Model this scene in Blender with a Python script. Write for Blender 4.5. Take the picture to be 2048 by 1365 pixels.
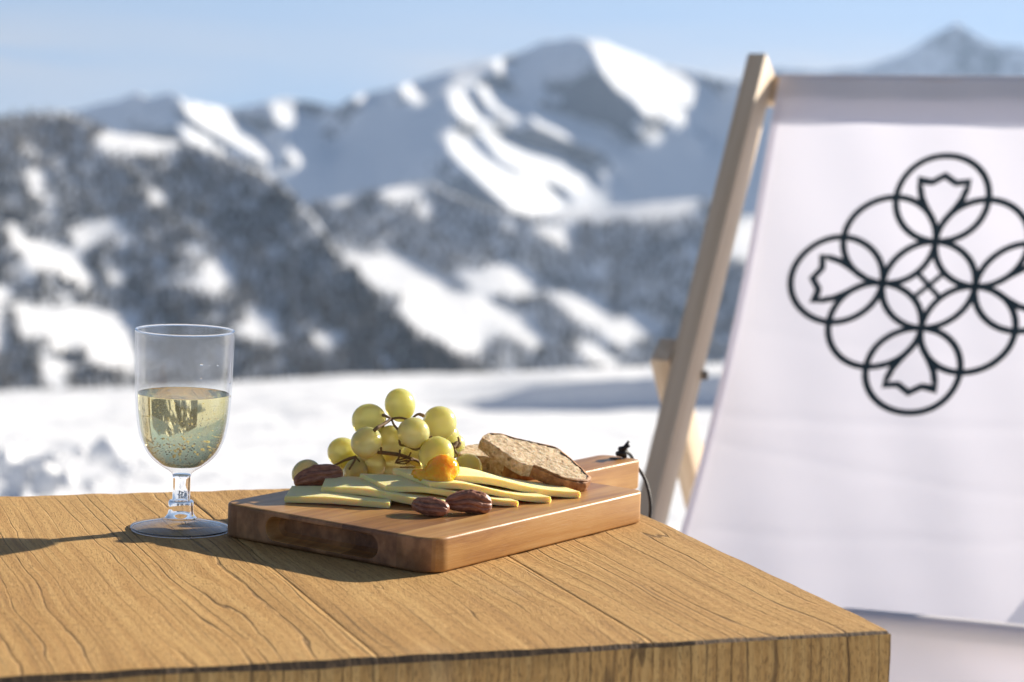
import bpy, bmesh, math, random
import numpy as np
from mathutils import Vector, Matrix

for o in list(bpy.data.objects):
    bpy.data.objects.remove(o)
sc = bpy.context.scene
COL = sc.collection
R = math.radians
rng = np.random.default_rng(7)
random.seed(7)

# ------------------------------------------------------------------ camera
ZT = 0.60                      # height of the table top
CZ = ZT + 0.30755              # camera height
FPX, PITCH, ROLL = 4732.6, 0.1132, 0.03832
CXP, CYP = 1024.0, 682.5
_f = np.array([0, math.cos(PITCH), -math.sin(PITCH)])
_r0 = np.array([1.0, 0, 0])
_u0 = np.cross(_r0, _f)
_r = math.cos(ROLL) * _r0 + math.sin(ROLL) * _u0
_u = -math.sin(ROLL) * _r0 + math.cos(ROLL) * _u0
CAMP = np.array([0, 0, CZ])
cam = bpy.data.cameras.new('camera')
cam.lens = 36.0 * FPX / 2048.0
cam.sensor_width = 36.0
cam.clip_start = 0.05
cam.clip_end = 80000
cam.dof.use_dof = True
cam.dof.focus_distance = 1.535
cam.dof.aperture_fstop = 8.2
cam.dof.aperture_blades = 9
camo = bpy.data.objects.new('camera', cam)
COL.objects.link(camo)
camo.matrix_world = Matrix(((_r[0], _u[0], -_f[0], 0), (_r[1], _u[1], -_f[1], 0), (_r[2], _u[2], -_f[2], CZ), (0, 0, 0, 1)))
sc.camera = camo

def ray(x, y):
    x = np.asarray(x, float); y = np.asarray(y, float)
    return _f + _r * ((x - CXP) / FPX)[..., None] - _u * ((y - CYP) / FPX)[..., None]
def G(x, y, z):                 # point of the horizontal plane z seen at photo pixel x, y
    d = ray(x, y); s = (z - CZ) / d[..., 2]
    return CAMP + d * s[..., None]
def D(x, y, Y):                 # point at forward distance Y seen at photo pixel x, y
    d = ray(x, y); s = np.asarray(Y, float) / d[..., 1]
    return CAMP + d * s[..., None]

# ------------------------------------------------------------------ sky, sun, exposure
SUN_AZ, SUN_EL = R(53.0), R(22.4)          # azimuth clockwise from +Y
sun_dir = Vector((math.sin(SUN_AZ) * math.cos(SUN_EL), math.cos(SUN_AZ) * math.cos(SUN_EL), math.sin(SUN_EL)))
sun = bpy.data.lights.new('sun', 'SUN')
sun.energy = 4.3
sun.angle = R(0.53)
sun.color = (1.0, 0.91, 0.78)
suno = bpy.data.objects.new('sun', sun)
COL.objects.link(suno)
suno.location = (20, 17, 14)
suno.rotation_euler = sun_dir.to_track_quat('Z', 'Y').to_euler()

def lk(nt, v, sock):
    if isinstance(v, bpy.types.NodeSocket):
        nt.links.new(v, sock)
    elif v is not None:
        if hasattr(sock.default_value, '__len__') and not hasattr(v, '__len__'):
            v = [v] * len(sock.default_value)
        if hasattr(v, '__len__') and hasattr(sock.default_value, '__len__') and len(sock.default_value) == 4 and len(v) == 3:
            v = (*v, 1.0)
        sock.default_value = v
def nd(nt, typ, ins=None, **props):
    n = nt.nodes.new('ShaderNode' + typ)
    for k, v in props.items():
        setattr(n, k, v)
    for k, v in (ins or {}).items():
        lk(nt, v, n.inputs[k])
    return n
def ma(nt, op, a, b=None, c=None, clamp=False):
    n = nt.nodes.new('ShaderNodeMath'); n.operation = op; n.use_clamp = clamp
    lk(nt, a, n.inputs[0])
    if b is not None: lk(nt, b, n.inputs[1])
    if c is not None: lk(nt, c, n.inputs[2])
    return n.outputs[0]
def sstep(nt, v, lo, hi, a=0.0, b=1.0):
    n = nd(nt, 'MapRange', {0: v, 1: lo, 2: hi, 3: a, 4: b}); n.interpolation_type = 'SMOOTHSTEP'
    return n.outputs[0]
def mixc(nt, f, a, b, blend='MIX'):
    n = nt.nodes.new('ShaderNodeMix'); n.data_type = 'RGBA'; n.blend_type = blend
    lk(nt, f, n.inputs[0]); lk(nt, a, n.inputs[6]); lk(nt, b, n.inputs[7])
    return n.outputs[2]
def scl(nt, vec, s, off=(0, 0, 0)):
    return nd(nt, 'Mapping', {0: vec, 1: off, 3: s}).outputs[0]
def noise(nt, vec, scale=1.0, detail=3.0, rough=0.55, dist=0.0):
    return nd(nt, 'TexNoise', {'Vector': vec, 'Scale': scale, 'Detail': detail, 'Roughness': rough, 'Distortion': dist}).outputs[0]
def ramp(nt, f, stops, interp='LINEAR'):
    n = nt.nodes.new('ShaderNodeValToRGB'); n.color_ramp.interpolation = interp
    e = n.color_ramp.elements
    while len(e) < len(stops): e.new(0.5)
    for i, (p, c) in enumerate(stops):
        e[i].position = p; e[i].color = (*c, 1) if len(c) == 3 else c
    lk(nt, f, n.inputs[0])
    return n.outputs[0]

w = bpy.data.worlds.new('World')
sc.world = w
w.use_nodes = True
nt = w.node_tree
sky = nd(nt, 'TexSky', sky_type='NISHITA', sun_disc=False, sun_elevation=SUN_EL, sun_rotation=SUN_AZ,
         altitude=2000.0, air_density=1.0, dust_density=0.15, ozone_density=1.0)
tc = nd(nt, 'TexCoord').outputs['Generated']
# a high viewpoint: the true horizon lies below eye level
sep = nd(nt, 'SeparateXYZ', {0: tc})
zz = ma(nt, 'ADD', ma(nt, 'MULTIPLY', sep.outputs[2], 0.9), 0.20)
vec = nd(nt, 'CombineXYZ', {0: sep.outputs[0], 1: sep.outputs[1], 2: zz}).outputs[0]
nt.links.new(vec, sky.inputs[0])
# thin veil cloud low in the sky
cn = noise(nt, scl(nt, tc, (7, 7, 60)), 1.0, 4.0, 0.55, 0.6)
cn2 = noise(nt, scl(nt, tc, (3, 3, 9)), 1.0, 2.0)
low = sstep(nt, sep.outputs[2], 0.030, -0.004)
veil = ma(nt, 'MULTIPLY', sstep(nt, cn, 0.20, 0.58), ma(nt, 'ADD', ma(nt, 'MULTIPLY', low, 0.95), 0.14))
veil = ma(nt, 'MULTIPLY', veil, sstep(nt, cn2, 0.30, 0.55), clamp=True)
sat = nd(nt, 'HueSaturation', {'Saturation': 0.85, 'Color': sky.outputs[0]}).outputs[0]
lum = nd(nt, 'RGBToBW', {0: sat}).outputs[0]
white = nd(nt, 'CombineColor', {0: ma(nt, 'MULTIPLY', lum, 1.25), 1: ma(nt, 'MULTIPLY', lum, 1.25), 2: ma(nt, 'MULTIPLY', lum, 1.3)}).outputs[0]
skyc = mixc(nt, veil, sat, white)
bg = nt.nodes['Background']
nt.links.new(skyc, bg.inputs[0])
bg.inputs[1].default_value = 0.070
vs = sc.view_settings
vs.view_transform = 'Standard'; vs.look = 'None'; vs.gamma = 1.0; vs.use_curve_mapping = False
vs.exposure = 1.10
cy = sc.cycles
cy.use_denoising = True
cy.max_bounces = 14; cy.transmission_bounces = 12; cy.transparent_max_bounces = 16
cy.diffuse_bounces = 4; cy.glossy_bounces = 4; cy.volume_bounces = 0
cy.caustics_reflective = False; cy.caustics_refractive = False
cy.sample_clamp_indirect = 6.0

# ------------------------------------------------------------------ object helpers
def tag(o, label=None, cat=None, group=None, kind=None):
    if label: o['label'] = label
    if cat: o['category'] = cat
    if group: o['group'] = group
    if kind: o['kind'] = kind
    return o
def mesh(name, verts, faces, mats, parent=None, smooth=True, mi=None, loc=None):
    me = bpy.data.meshes.new(name)
    me.from_pydata([tuple(map(float, v)) for v in verts], [], [tuple(map(int, f)) for f in faces])
    return link(name, me, mats, parent, smooth, mi, loc)
def link(name, me, mats, parent=None, smooth=True, mi=None, loc=None):
    for m in (mats if isinstance(mats, (list, tuple)) else [mats]):
        me.materials.append(m)
    if mi is not None:
        me.polygons.foreach_set('material_index', list(map(int, mi)))
    me.polygons.foreach_set('use_smooth', [bool(smooth)] * len(me.polygons))
    me.update()
    o = bpy.data.objects.new(name, me)
    COL.objects.link(o)
    if parent is not None: o.parent = parent
    if loc is not None: o.location = loc
    return o
def bmobj(name, bm, mats, parent=None, smooth=True, loc=None):
    bmesh.ops.recalc_face_normals(bm, faces=bm.faces)
    me = bpy.data.meshes.new(name); bm.to_mesh(me); bm.free()
    return link(name, me, mats, parent, smooth, None, loc)
def empty(name, loc=(0, 0, 0), rz=0.0):
    o = bpy.data.objects.new(name, None)
    COL.objects.link(o); o.location = loc; o.rotation_euler = (0, 0, rz); o.empty_display_size = 0.1
    return o
def angle_smooth(o, deg=40):
    me = o.data
    me.set_sharp_from_angle(angle=R(deg))
def lathe(name, prof, mat, parent=None, n=96, cap0=False, cap1=False, smooth=True):
    V, F = [], []
    for r, z in prof:
        for i in range(n):
            t = 2 * math.pi * i / n
            V.append((r * math.cos(t), r * math.sin(t), z))
    for k in range(len(prof) - 1):
        for i in range(n):
            j = (i + 1) % n
            F.append((k * n + i, k * n + j, (k + 1) * n + j, (k + 1) * n + i))
    if cap0: F.append(tuple(reversed(range(n))))
    if cap1: F.append(tuple((len(prof) - 1) * n + i for i in range(n)))
    return mesh(name, V, F, mat, parent, smooth)
def tube_mesh(pts, rad, n=10, ends=True):
    pts = [Vector(p) for p in pts]
    rads = rad if hasattr(rad, '__len__') else [rad] * len(pts)
    V, F = [], []
    up = Vector((0.13, 0.31, 0.94))
    for k, p in enumerate(pts):
        d = (pts[min(k + 1, len(pts) - 1)] - pts[max(k - 1, 0)]).normalized()
        a = d.cross(up)
        if a.length < 1e-4: a = d.cross(Vector((1, 0, 0)))
        a.normalize(); b = d.cross(a)
        for i in range(n):
            t = 2 * math.pi * i / n
            V.append(p + (a * math.cos(t) + b * math.sin(t)) * rads[k])
    for k in range(len(pts) - 1):
        for i in range(n):
            j = (i + 1) % n
            F.append((k * n + i, k * n + j, (k + 1) * n + j, (k + 1) * n + i))
    if ends:
        F.append(tuple(reversed(range(n)))); F.append(tuple((len(pts) - 1) * n + i for i in range(n)))
    return V, F
def spline(P, m=8):
    P = [np.asarray(p, float) for p in P]
    Q = [2 * P[0] - P[1]] + P + [2 * P[-1] - P[-2]]
    out = []
    for k in range(1, len(Q) - 2):
        for i in range(m):
            t = i / m
            out.append(0.5 * ((2 * Q[k]) + (Q[k + 1] - Q[k - 1]) * t + (2 * Q[k - 1] - 5 * Q[k] + 4 * Q[k + 1] - Q[k + 2]) * t * t
                       + (3 * Q[k] - Q[k - 1] - 3 * Q[k + 1] + Q[k + 2]) * t ** 3))
    out.append(P[-1])
    return np.array(out)
def beam(name, p0, p1, side, w_, h_, mat, parent, bev=0.003):
    p0, p1, side = Vector(p0), Vector(p1), Vector(side)
    d = (p1 - p0); L = d.length; d.normalize()
    s = (side - d * side.dot(d)).normalized(); t = d.cross(s)
    bm = bmesh.new()
    bmesh.ops.create_cube(bm, size=1.0)
    M = Matrix((( s.x, t.x, d.x, 0), (s.y, t.y, d.y, 0), (s.z, t.z, d.z, 0), (0, 0, 0, 1)))
    for v in bm.verts: v.co = Vector((v.co.x * w_, v.co.y * h_, v.co.z * L))
    bmesh.ops.bevel(bm, geom=list(bm.edges), offset=bev, segments=2, affect='EDGES', profile=0.6)
    o = bmobj(name, bm, mat, parent)
    o.matrix_local = Matrix.Translation((p0 + p1) / 2) @ M
    angle_smooth(o, 50)
    return o
# value noise for terrain
_tab = np.random.default_rng(3).random((256, 256))
def vnoise(x, y):
    xi = np.floor(x).astype(int); yi = np.floor(y).astype(int)
    fx = x - xi; fy = y - yi
    fx = fx * fx * (3 - 2 * fx); fy = fy * fy * (3 - 2 * fy)
    g = lambda a, b: _tab[a % 256, b % 256]
    return (g(xi, yi) * (1 - fx) + g(xi + 1, yi) * fx) * (1 - fy) + (g(xi, yi + 1) * (1 - fx) + g(xi + 1, yi + 1) * fx) * fy
def fbm(x, y, o=5, gain=0.5):
    s = 0; a = 1; t = 0
    for k in range(o):
        s = s + a * (vnoise(x * 2 ** k + 17.3 * k, y * 2 ** k + 9.1 * k) - 0.5); t += a; a *= gain
    return s / t * 2
def inpoly(px, py, poly):
    c = np.zeros(px.shape, bool); n = len(poly); j = n - 1
    for i in range(n):
        xi, yi = poly[i]; xj, yj = poly[j]
        c ^= ((yi > py) != (yj > py)) & (px < (xj - xi) * (py - yi) / (yj - yi + 1e-9) + xi)
        j = i
    return c

# ------------------------------------------------------------------ materials
def newmat(name):
    m = bpy.data.materials.new(name); m.use_nodes = True
    nt = m.node_tree
    return m, nt, nt.nodes['Principled BSDF'], nd(nt, 'TexCoord').outputs['Object']
def bump(nt, bs, h, dist, strength=1.0):
    b = nd(nt, 'Bump', {'Height': h, 'Distance': dist, 'Strength': strength})
    nt.links.new(b.outputs[0], bs.inputs['Normal'])

def m_snow(name, scale, bdist):
    m, nt, bs, tc = newmat(name)
    n1 = noise(nt, tc, scale, 6, 0.6)
    lk(nt, mixc(nt, sstep(nt, n1, 0.3, 0.7), (0.86, 0.87, 0.89), (0.92, 0.92, 0.92)), bs.inputs['Base Color'])
    bs.inputs['Roughness'].default_value = 0.65
    bs.inputs['Specular IOR Level'].default_value = 0.25
    bump(nt, bs, ma(nt, 'ADD', n1, ma(nt, 'MULTIPLY', noise(nt, tc, scale * 9, 3), 0.25)), bdist)
    return m
def m_mountain(name, rock_shade=0.5, sc_=0.002):
    m, nt, bs, tc = newmat(name)
    g = nd(nt, 'NewGeometry').outputs['Normal']
    nz = nd(nt, 'SeparateXYZ', {0: g}).outputs[2]
    n1 = noise(nt, scl(nt, tc, (1.6, 0.8, 1.0)), sc_ * 5, 6, 0.68)
    n2 = noise(nt, tc, sc_, 4)
    k = ma(nt, 'ADD', n1, ma(nt, 'MULTIPLY', ma(nt, 'SUBTRACT', n2, 0.5), 0.55))
    k = ma(nt, 'SUBTRACT', k, ma(nt, 'MULTIPLY', ma(nt, 'SUBTRACT', nz, 0.6), 0.75))      # bare rock on steep ground, spread wider to paint the shaded faces darker
    f = ma(nt, 'MULTIPLY', sstep(nt, k, 0.60 - 0.1 * rock_shade, 0.72 - 0.1 * rock_shade), 0.85)
    lk(nt, mixc(nt, f, (0.84, 0.86, 0.89), (0.12, 0.125, 0.135)), bs.inputs['Base Color'])
    bs.inputs['Roughness'].default_value = 0.8
    bs.inputs['Specular IOR Level'].default_value = 0.1
    return m
def m_forest():
    m, nt, bs, tc = newmat('frosted_spruce')
    n1 = noise(nt, tc, 0.05, 3)
    n2 = noise(nt, tc, 0.0035, 4)
    f = ma(nt, 'ADD', ma(nt, 'MULTIPLY', n1, 0.6), ma(nt, 'MULTIPLY', n2, 0.7))
    lk(nt, ramp(nt, f, [(0.42, (0.042, 0.043, 0.038)), (0.62, (0.125, 0.118, 0.104)), (0.85, (0.30, 0.27, 0.235))]), bs.inputs['Base Color'])
    bs.inputs['Roughness'].default_value = 0.9
    bs.inputs['Specular IOR Level'].default_value = 0.05
    return m
def m_table(name='weathered_teak', dark=0.0):
    m, nt, bs, tc = newmat(name)
    oi = nd(nt, 'ObjectInfo').outputs['Random']
    off = nd(nt, 'CombineXYZ', {0: ma(nt, 'MULTIPLY', oi, 7.0), 1: ma(nt, 'MULTIPLY', oi, 13.0), 2: 0.0}).outputs[0]
    tcs = nd(nt, 'VectorMath', {0: tc, 1: off}, operation='ADD').outputs[0]
    sx = nd(nt, 'SeparateXYZ', {0: tcs})
    w1 = noise(nt, scl(nt, tcs, (6, 3.4, 4)), 1.0, 3, 0.45)
    w2 = noise(nt, scl(nt, tcs, (34, 1.1, 2)), 1.0, 2, 0.5)
    w3 = noise(nt, scl(nt, tcs, (60, 26, 20)), 1.0, 2, 0.5)
    wx = ma(nt, 'ADD', sx.outputs[0], ma(nt, 'ADD', ma(nt, 'MULTIPLY', ma(nt, 'SUBTRACT', w1, 0.5), 0.034), ma(nt, 'MULTIPLY', ma(nt, 'SUBTRACT', w3, 0.5), 0.0022)))
    vv = nd(nt, 'CombineXYZ', {0: wx, 1: sx.outputs[1], 2: sx.outputs[2]}).outputs[0]
    ph = ma(nt, 'ADD', ma(nt, 'MULTIPLY', wx, 96.0), ma(nt, 'MULTIPLY', w2, 4.2))      # growth rings cut lengthwise
    fr = ma(nt, 'FRACT', ph)
    rid = nd(nt, 'TexWhiteNoise', {'W': ma(nt, 'FLOOR', ph)}, noise_dimensions='1D').outputs[0]
    lw_ = ma(nt, 'ADD', 0.02, ma(nt, 'MULTIPLY', ma(nt, 'POWER', rid, 2.0), 0.075))
    line = sstep(nt, ma(nt, 'DIVIDE', ma(nt, 'ABSOLUTE', ma(nt, 'SUBTRACT', fr, 0.5)), lw_), 1.0, 0.25)
    band = sstep(nt, fr, 0.0, 1.0)
    brk = sstep(nt, noise(nt, scl(nt, vv, (60, 16, 14)), 1.0, 3, 0.65), 0.26, 0.56)
    line = ma(nt, 'MULTIPLY', ma(nt, 'MULTIPLY', line, brk), ma(nt, 'ADD', 0.35, ma(nt, 'MULTIPLY', rid, 0.65)))
    thick = sstep(nt, noise(nt, scl(nt, vv, (300, 4.0, 5.0), (3, 1, 0)), 1.0, 2, 0.5), 0.66, 0.72)
    pores = sstep(nt, noise(nt, scl(nt, vv, (1300, 150, 200)), 1.0, 2, 0.6), 0.52, 0.68)
    fine = noise(nt, scl(nt, vv, (330, 7, 12)), 1.0, 4, 0.65)
    fine2 = noise(nt, scl(nt, vv, (1900, 260, 300)), 1.0, 2, 0.7)
    big = noise(nt, scl(nt, tcs, (9, 3, 3)), 1.0, 3)
    t = ma(nt, 'ADD', ma(nt, 'MULTIPLY', fine, 0.70), ma(nt, 'ADD', ma(nt, 'MULTIPLY', big, 0.30), ma(nt, 'ADD', ma(nt, 'MULTIPLY', band, 0.08), ma(nt, 'MULTIPLY', ma(nt, 'SUBTRACT', oi, 0.6), 0.10))))
    k = 1.0 - dark
    base = ramp(nt, t, [(0.30, (0.27 * k, 0.140 * k, 0.048 * k)), (0.50, (0.48 * k, 0.262 * k, 0.080 * k)), (0.70, (0.63 * k, 0.385 * k, 0.140 * k))])
    base = mixc(nt, ma(nt, 'MULTIPLY', pores, 0.50), base, (0.17, 0.085, 0.030))
    base = mixc(nt, ma(nt, 'MULTIPLY', sstep(nt, fine2, 0.35, 0.75), 0.35), base, (0.57, 0.35, 0.14))
    base = mixc(nt, ma(nt, 'MULTIPLY', ma(nt, 'MAXIMUM', line, ma(nt, 'MULTIPLY', thick, 0.7)), 0.66), base, (0.055, 0.028, 0.013))
    grey = sstep(nt, noise(nt, scl(nt, tcs, (16, 5, 5), (5, 5, 5)), 1.0, 3), 0.60, 0.78)
    base = mixc(nt, ma(nt, 'MULTIPLY', grey, 0.4), base, (0.52, 0.36, 0.19))
    lk(nt, base, bs.inputs['Base Color'])
    bs.inputs['Roughness'].default_value = 0.72
    bs.inputs['Specular IOR Level'].default_value = 0.3
    h = ma(nt, 'SUBTRACT', ma(nt, 'ADD', ma(nt, 'MULTIPLY', fine, 0.4), ma(nt, 'MULTIPLY', fine2, 0.45)),
           ma(nt, 'ADD', ma(nt, 'MULTIPLY', line, 0.9), ma(nt, 'MULTIPLY', pores, 0.35)))
    bump(nt, bs, h, 0.0011, 1.0)
    return m
def m_dark_edge():
    m, nt, bs, tc = newmat('charred_wood_edge')
    n = noise(nt, scl(nt, tc, (300, 60, 60)), 1.0, 4, 0.7)
    lk(nt, ramp(nt, n, [(0.30, (0.040, 0.026, 0.016)), (0.50, (0.11, 0.070, 0.038)), (0.72, (0.30, 0.18, 0.085))]), bs.inputs['Base Color'])
    bs.inputs['Roughness'].default_value = 0.85
    bump(nt, bs, n, 0.001)
    return m
def m_board():
    m, nt, bs, tc = newmat('oiled_acacia')
    sx = nd(nt, 'SeparateXYZ', {0: tc})
    # glued staves: boundaries across the board (local y)
    yb = ma(nt, 'MULTIPLY', sx.outputs[1], 1.0 / 0.0435)
    idx = ma(nt, 'FLOOR', ma(nt, 'ADD', yb, 0.35))
    rnd = nd(nt, 'TexWhiteNoise', {'W': ma(nt, 'ADD', idx, 3.0)}, noise_dimensions='1D').outputs[0]
    off = nd(nt, 'CombineXYZ', {0: ma(nt, 'MULTIPLY', rnd, 9.0), 1: ma(nt, 'MULTIPLY', rnd, 5.0), 2: ma(nt, 'MULTIPLY', rnd, 3.0)}).outputs[0]
    v = nd(nt, 'VectorMath', {0: tc, 1: off}, operation='ADD').outputs[0]
    wv = noise(nt, scl(nt, v, (6, 30, 30)), 1.0, 2)
    v2 = nd(nt, 'VectorMath', {0: v, 1: nd(nt, 'CombineXYZ', {0: 0.0, 1: ma(nt, 'MULTIPLY', wv, 0.012), 2: ma(nt, 'MULTIPLY', wv, 0.008)}).outputs[0]}, operation='ADD').outputs[0]
    g = noise(nt, scl(nt, v2, (5, 130, 130)), 1.0, 4, 0.6)
    fine = noise(nt, scl(nt, v2, (26, 1500, 1500)), 1.0, 3, 0.7)
    big = noise(nt, scl(nt, v, (12, 28, 28)), 1.0, 2)
    t = ma(nt, 'ADD', ma(nt, 'ADD', ma(nt, 'MULTIPLY', g, 0.5), ma(nt, 'MULTIPLY', fine, 0.25)), ma(nt, 'ADD', ma(nt, 'MULTIPLY', big, 0.3), ma(nt, 'MULTIPLY', ma(nt, 'SUBTRACT', rnd, 0.5), 0.24)))
    base = ramp(nt, t, [(0.30, (0.17, 0.072, 0.026)), (0.46, (0.34, 0.160, 0.055)), (0.58, (0.47, 0.245, 0.080)), (0.75, (0.56, 0.335, 0.135))])
    # the outer faces are less worn and darker: end grain soaked with oil
    nrm = nd(nt, 'VectorTransform', {0: nd(nt, 'NewGeometry').outputs['True Normal']}, vector_type='NORMAL', convert_from='WORLD', convert_to='OBJECT').outputs[0]
    nx = nd(nt, 'SeparateXYZ', {0: nrm}).outputs[0]
    endg = sstep(nt, ma(nt, 'ABSOLUTE', nx), 0.5, 0.8)
    blot = noise(nt, scl(nt, v, (30, 60, 45)), 1.0, 3, 0.6)
    base = mixc(nt, ma(nt, 'MULTIPLY', endg, 0.75), base, ramp(nt, blot, [(0.36, (0.075, 0.042, 0.032)), (0.50, (0.17, 0.094, 0.060)), (0.64, (0.36, 0.20, 0.11))]))
    scr = sstep(nt, noise(nt, scl(nt, v, (45, 1900, 1900), (1, 2, 3)), 1.0, 2, 0.5), 0.66, 0.74)
    base = mixc(nt, ma(nt, 'MULTIPLY', scr, 0.35), base, (0.62, 0.46, 0.31))
    lk(nt, base, bs.inputs['Base Color'])
    lk(nt, ma(nt, 'ADD', ma(nt, 'MULTIPLY', fine, 0.25), 0.27), bs.inputs['Roughness'])
    bs.inputs['Specular IOR Level'].default_value = 0.28
    bump(nt, bs, ma(nt, 'ADD', ma(nt, 'MULTIPLY', fine, 0.5), ma(nt, 'MULTIPLY', g, 0.3)), 0.00022)
    return m
def m_pale_wood():
    m, nt, bs, tc = newmat('pale_beech')
    g = noise(nt, scl(nt, tc, (90, 90, 4)), 1.0, 4, 0.6)
    lk(nt, ramp(nt, g, [(0.3, (0.54, 0.40, 0.26)), (0.7, (0.70, 0.55, 0.39))]), bs.inputs['Base Color'])
    bs.inputs['Roughness'].default_value = 0.55
    return m
def m_canvas():
    m, nt, bs, tc = newmat('white_canvas')
    nt.nodes.remove(bs)
    out = nt.nodes['Material Output']
    weave = noise(nt, scl(nt, tc, (3, 3, 3)), 1.0, 4, 0.5)
    bp = nd(nt, 'Bump', {'Height': weave, 'Distance': 0.01, 'Strength': 0.6}).outputs[0]
    d = nd(nt, 'BsdfDiffuse', {'Color': (0.90, 0.893, 0.925), 'Normal': bp}).outputs[0]
    t = nd(nt, 'BsdfTranslucent', {'Color': (0.845, 0.825, 0.91), 'Normal': bp}).outputs[0]
    mx = nd(nt, 'MixShader', {0: 0.37, 1: d, 2: t}).outputs[0]
    nt.links.new(mx, out.inputs[0])
    return m
def plain(name, col, rough=0.6, spec=0.5, bscale=None, bdist=0.0005, var=0.0, **kw):
    m, nt, bs, tc = newmat(name)
    bs.inputs['Base Color'].default_value = (*col, 1)
    bs.inputs['Roughness'].default_value = rough
    bs.inputs['Specular IOR Level'].default_value = spec
    for k, v in kw.items():
        lk(nt, v, bs.inputs[k.replace('_', ' ')])
    if bscale:
        n = noise(nt, tc, bscale, 4)
        bump(nt, bs, n, bdist)
        if var:
            lk(nt, mixc(nt, n, tuple(c * (1 - var) for c in col), tuple(min(1, c * (1 + var)) for c in col)), bs.inputs['Base Color'])
    return m
def m_thin_glass():
    m, nt, bs, tc = newmat('clear_plastic')
    nt.nodes.remove(bs)
    lw = nd(nt, 'LayerWeight', {'Blend': 0.5}).outputs['Facing']
    f3 = ma(nt, 'POWER', lw, 5.0)
    tr = nd(nt, 'BsdfTransparent', {'Color': mixc(nt, ma(nt, 'POWER', lw, 5.0), (0.975, 0.98, 0.985), (0.66, 0.71, 0.80))}).outputs[0]
    scr = noise(nt, scl(nt, tc, (900, 900, 120)), 1.0, 3, 0.7)
    smear = sstep(nt, noise(nt, scl(nt, tc, (70, 70, 25)), 1.0, 3), 0.5, 0.75)
    gl = nd(nt, 'BsdfGlossy', {'Color': (1, 1, 1), 'Roughness': ma(nt, 'ADD', 0.02, ma(nt, 'MULTIPLY', smear, 0.12))}).outputs[0]
    fac = ma(nt, 'ADD', ma(nt, 'MULTIPLY', f3, 0.70), 0.03)
    mx = nd(nt, 'MixShader', {0: fac, 1: tr, 2: gl}).outputs[0]
    # faint wiping haze on the plastic
    df = nd(nt, 'BsdfDiffuse', {'Color': (0.9, 0.9, 0.92)}).outputs[0]
    tl = nd(nt, 'BsdfTranslucent', {'Color': (0.9, 0.9, 0.92)}).outputs[0]
    dt = nd(nt, 'MixShader', {0: 0.5, 1: df, 2: tl}).outputs[0]
    hz = ma(nt, 'ADD', 0.012, ma(nt, 'MULTIPLY', ma(nt, 'MULTIPLY', smear, sstep(nt, scr, 0.45, 0.7)), 0.10))
    mx = nd(nt, 'MixShader', {0: hz, 1: mx, 2: dt}).outputs[0]
    nt.links.new(mx, nt.nodes['Material Output'].inputs[0])
    return m
def m_glass(name, ior, col, rough=0.0):
    m, nt, bs, tc = newmat(name)
    nt.nodes.remove(bs)
    g = nd(nt, 'BsdfGlass', {'Color': col, 'Roughness': rough, 'IOR': ior}).outputs[0]
    nt.links.new(g, nt.nodes['Material Output'].inputs[0])
    return m
def m_fizz():
    m, nt, bs, tc = newmat('wall_bubble')
    nt.nodes.remove(bs)
    t = nd(nt, 'BsdfTranslucent', {'Color': (1.0, 0.97, 0.80)}).outputs[0]
    d = nd(nt, 'BsdfDiffuse', {'Color': (1.0, 0.98, 0.86)}).outputs[0]
    g = nd(nt, 'BsdfGlossy', {'Color': (1, 1, 1), 'Roughness': 0.1}).outputs[0]
    x = nd(nt, 'MixShader', {0: 0.45, 1: t, 2: d}).outputs[0]
    x = nd(nt, 'MixShader', {0: 0.15, 1: x, 2: g}).outputs[0]
    nt.links.new(x, nt.nodes['Material Output'].inputs[0])
    return m
def m_grape():
    m, nt, bs, tc = newmat('grape_skin')
    oi = nd(nt, 'ObjectInfo').outputs['Random']
    n = noise(nt, tc, 110, 3)
    bloom = sstep(nt, noise(nt, tc, 260, 4, 0.6), 0.42, 0.72)
    c = ramp(nt, oi, [(0.0, (0.95, 0.87, 0.25)), (0.5, (1.0, 0.85, 0.28)), (1.0, (1.0, 0.82, 0.36))])
    c = mixc(nt, ma(nt, 'MULTIPLY', sstep(nt, n, 0.4, 0.75), 0.35), c, (0.66, 0.50, 0.22))
    spots = sstep(nt, noise(nt, tc, 900, 1), 0.72, 0.78)
    c = mixc(nt, ma(nt, 'MULTIPLY', spots, 0.4), c, (0.30, 0.20, 0.06))
    c = mixc(nt, ma(nt, 'MULTIPLY', bloom, 0.22), c, (0.78, 0.76, 0.62))
    lk(nt, c, bs.inputs['Base Color'])
    bs.inputs['Subsurface Weight'].default_value = 1.0
    bs.inputs['Subsurface Radius'].default_value = (1.0, 0.85, 0.28)
    bs.inputs['Subsurface Scale'].default_value = 0.022
    lk(nt, ma(nt, 'ADD', 0.20, ma(nt, 'MULTIPLY', bloom, 0.25)), bs.inputs['Roughness'])
    bs.inputs['Specular IOR Level'].default_value = 0.45
    bs.inputs['Transmission Weight'].default_value = 0.42
    bs.inputs['IOR'].default_value = 1.36
    return m
def m_cheese():
    m, nt, bs, tc = newmat('pale_hard_cheese')
    n = noise(nt, tc, 160, 4)
    lk(nt, mixc(nt, n, (1.0, 0.74, 0.30), (1.0, 0.80, 0.39)), bs.inputs['Base Color'])
    bs.inputs['Subsurface Weight'].default_value = 1.0
    bs.inputs['Subsurface Radius'].default_value = (1.0, 0.65, 0.22)
    bs.inputs['Subsurface Scale'].default_value = 0.0035
    bs.inputs['Roughness'].default_value = 0.6
    bs.inputs['Specular IOR Level'].default_value = 0.15
    bump(nt, bs, ma(nt, 'ADD', noise(nt, tc, 900, 3), ma(nt, 'MULTIPLY', n, 1.2)), 0.00016)
    return m
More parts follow.
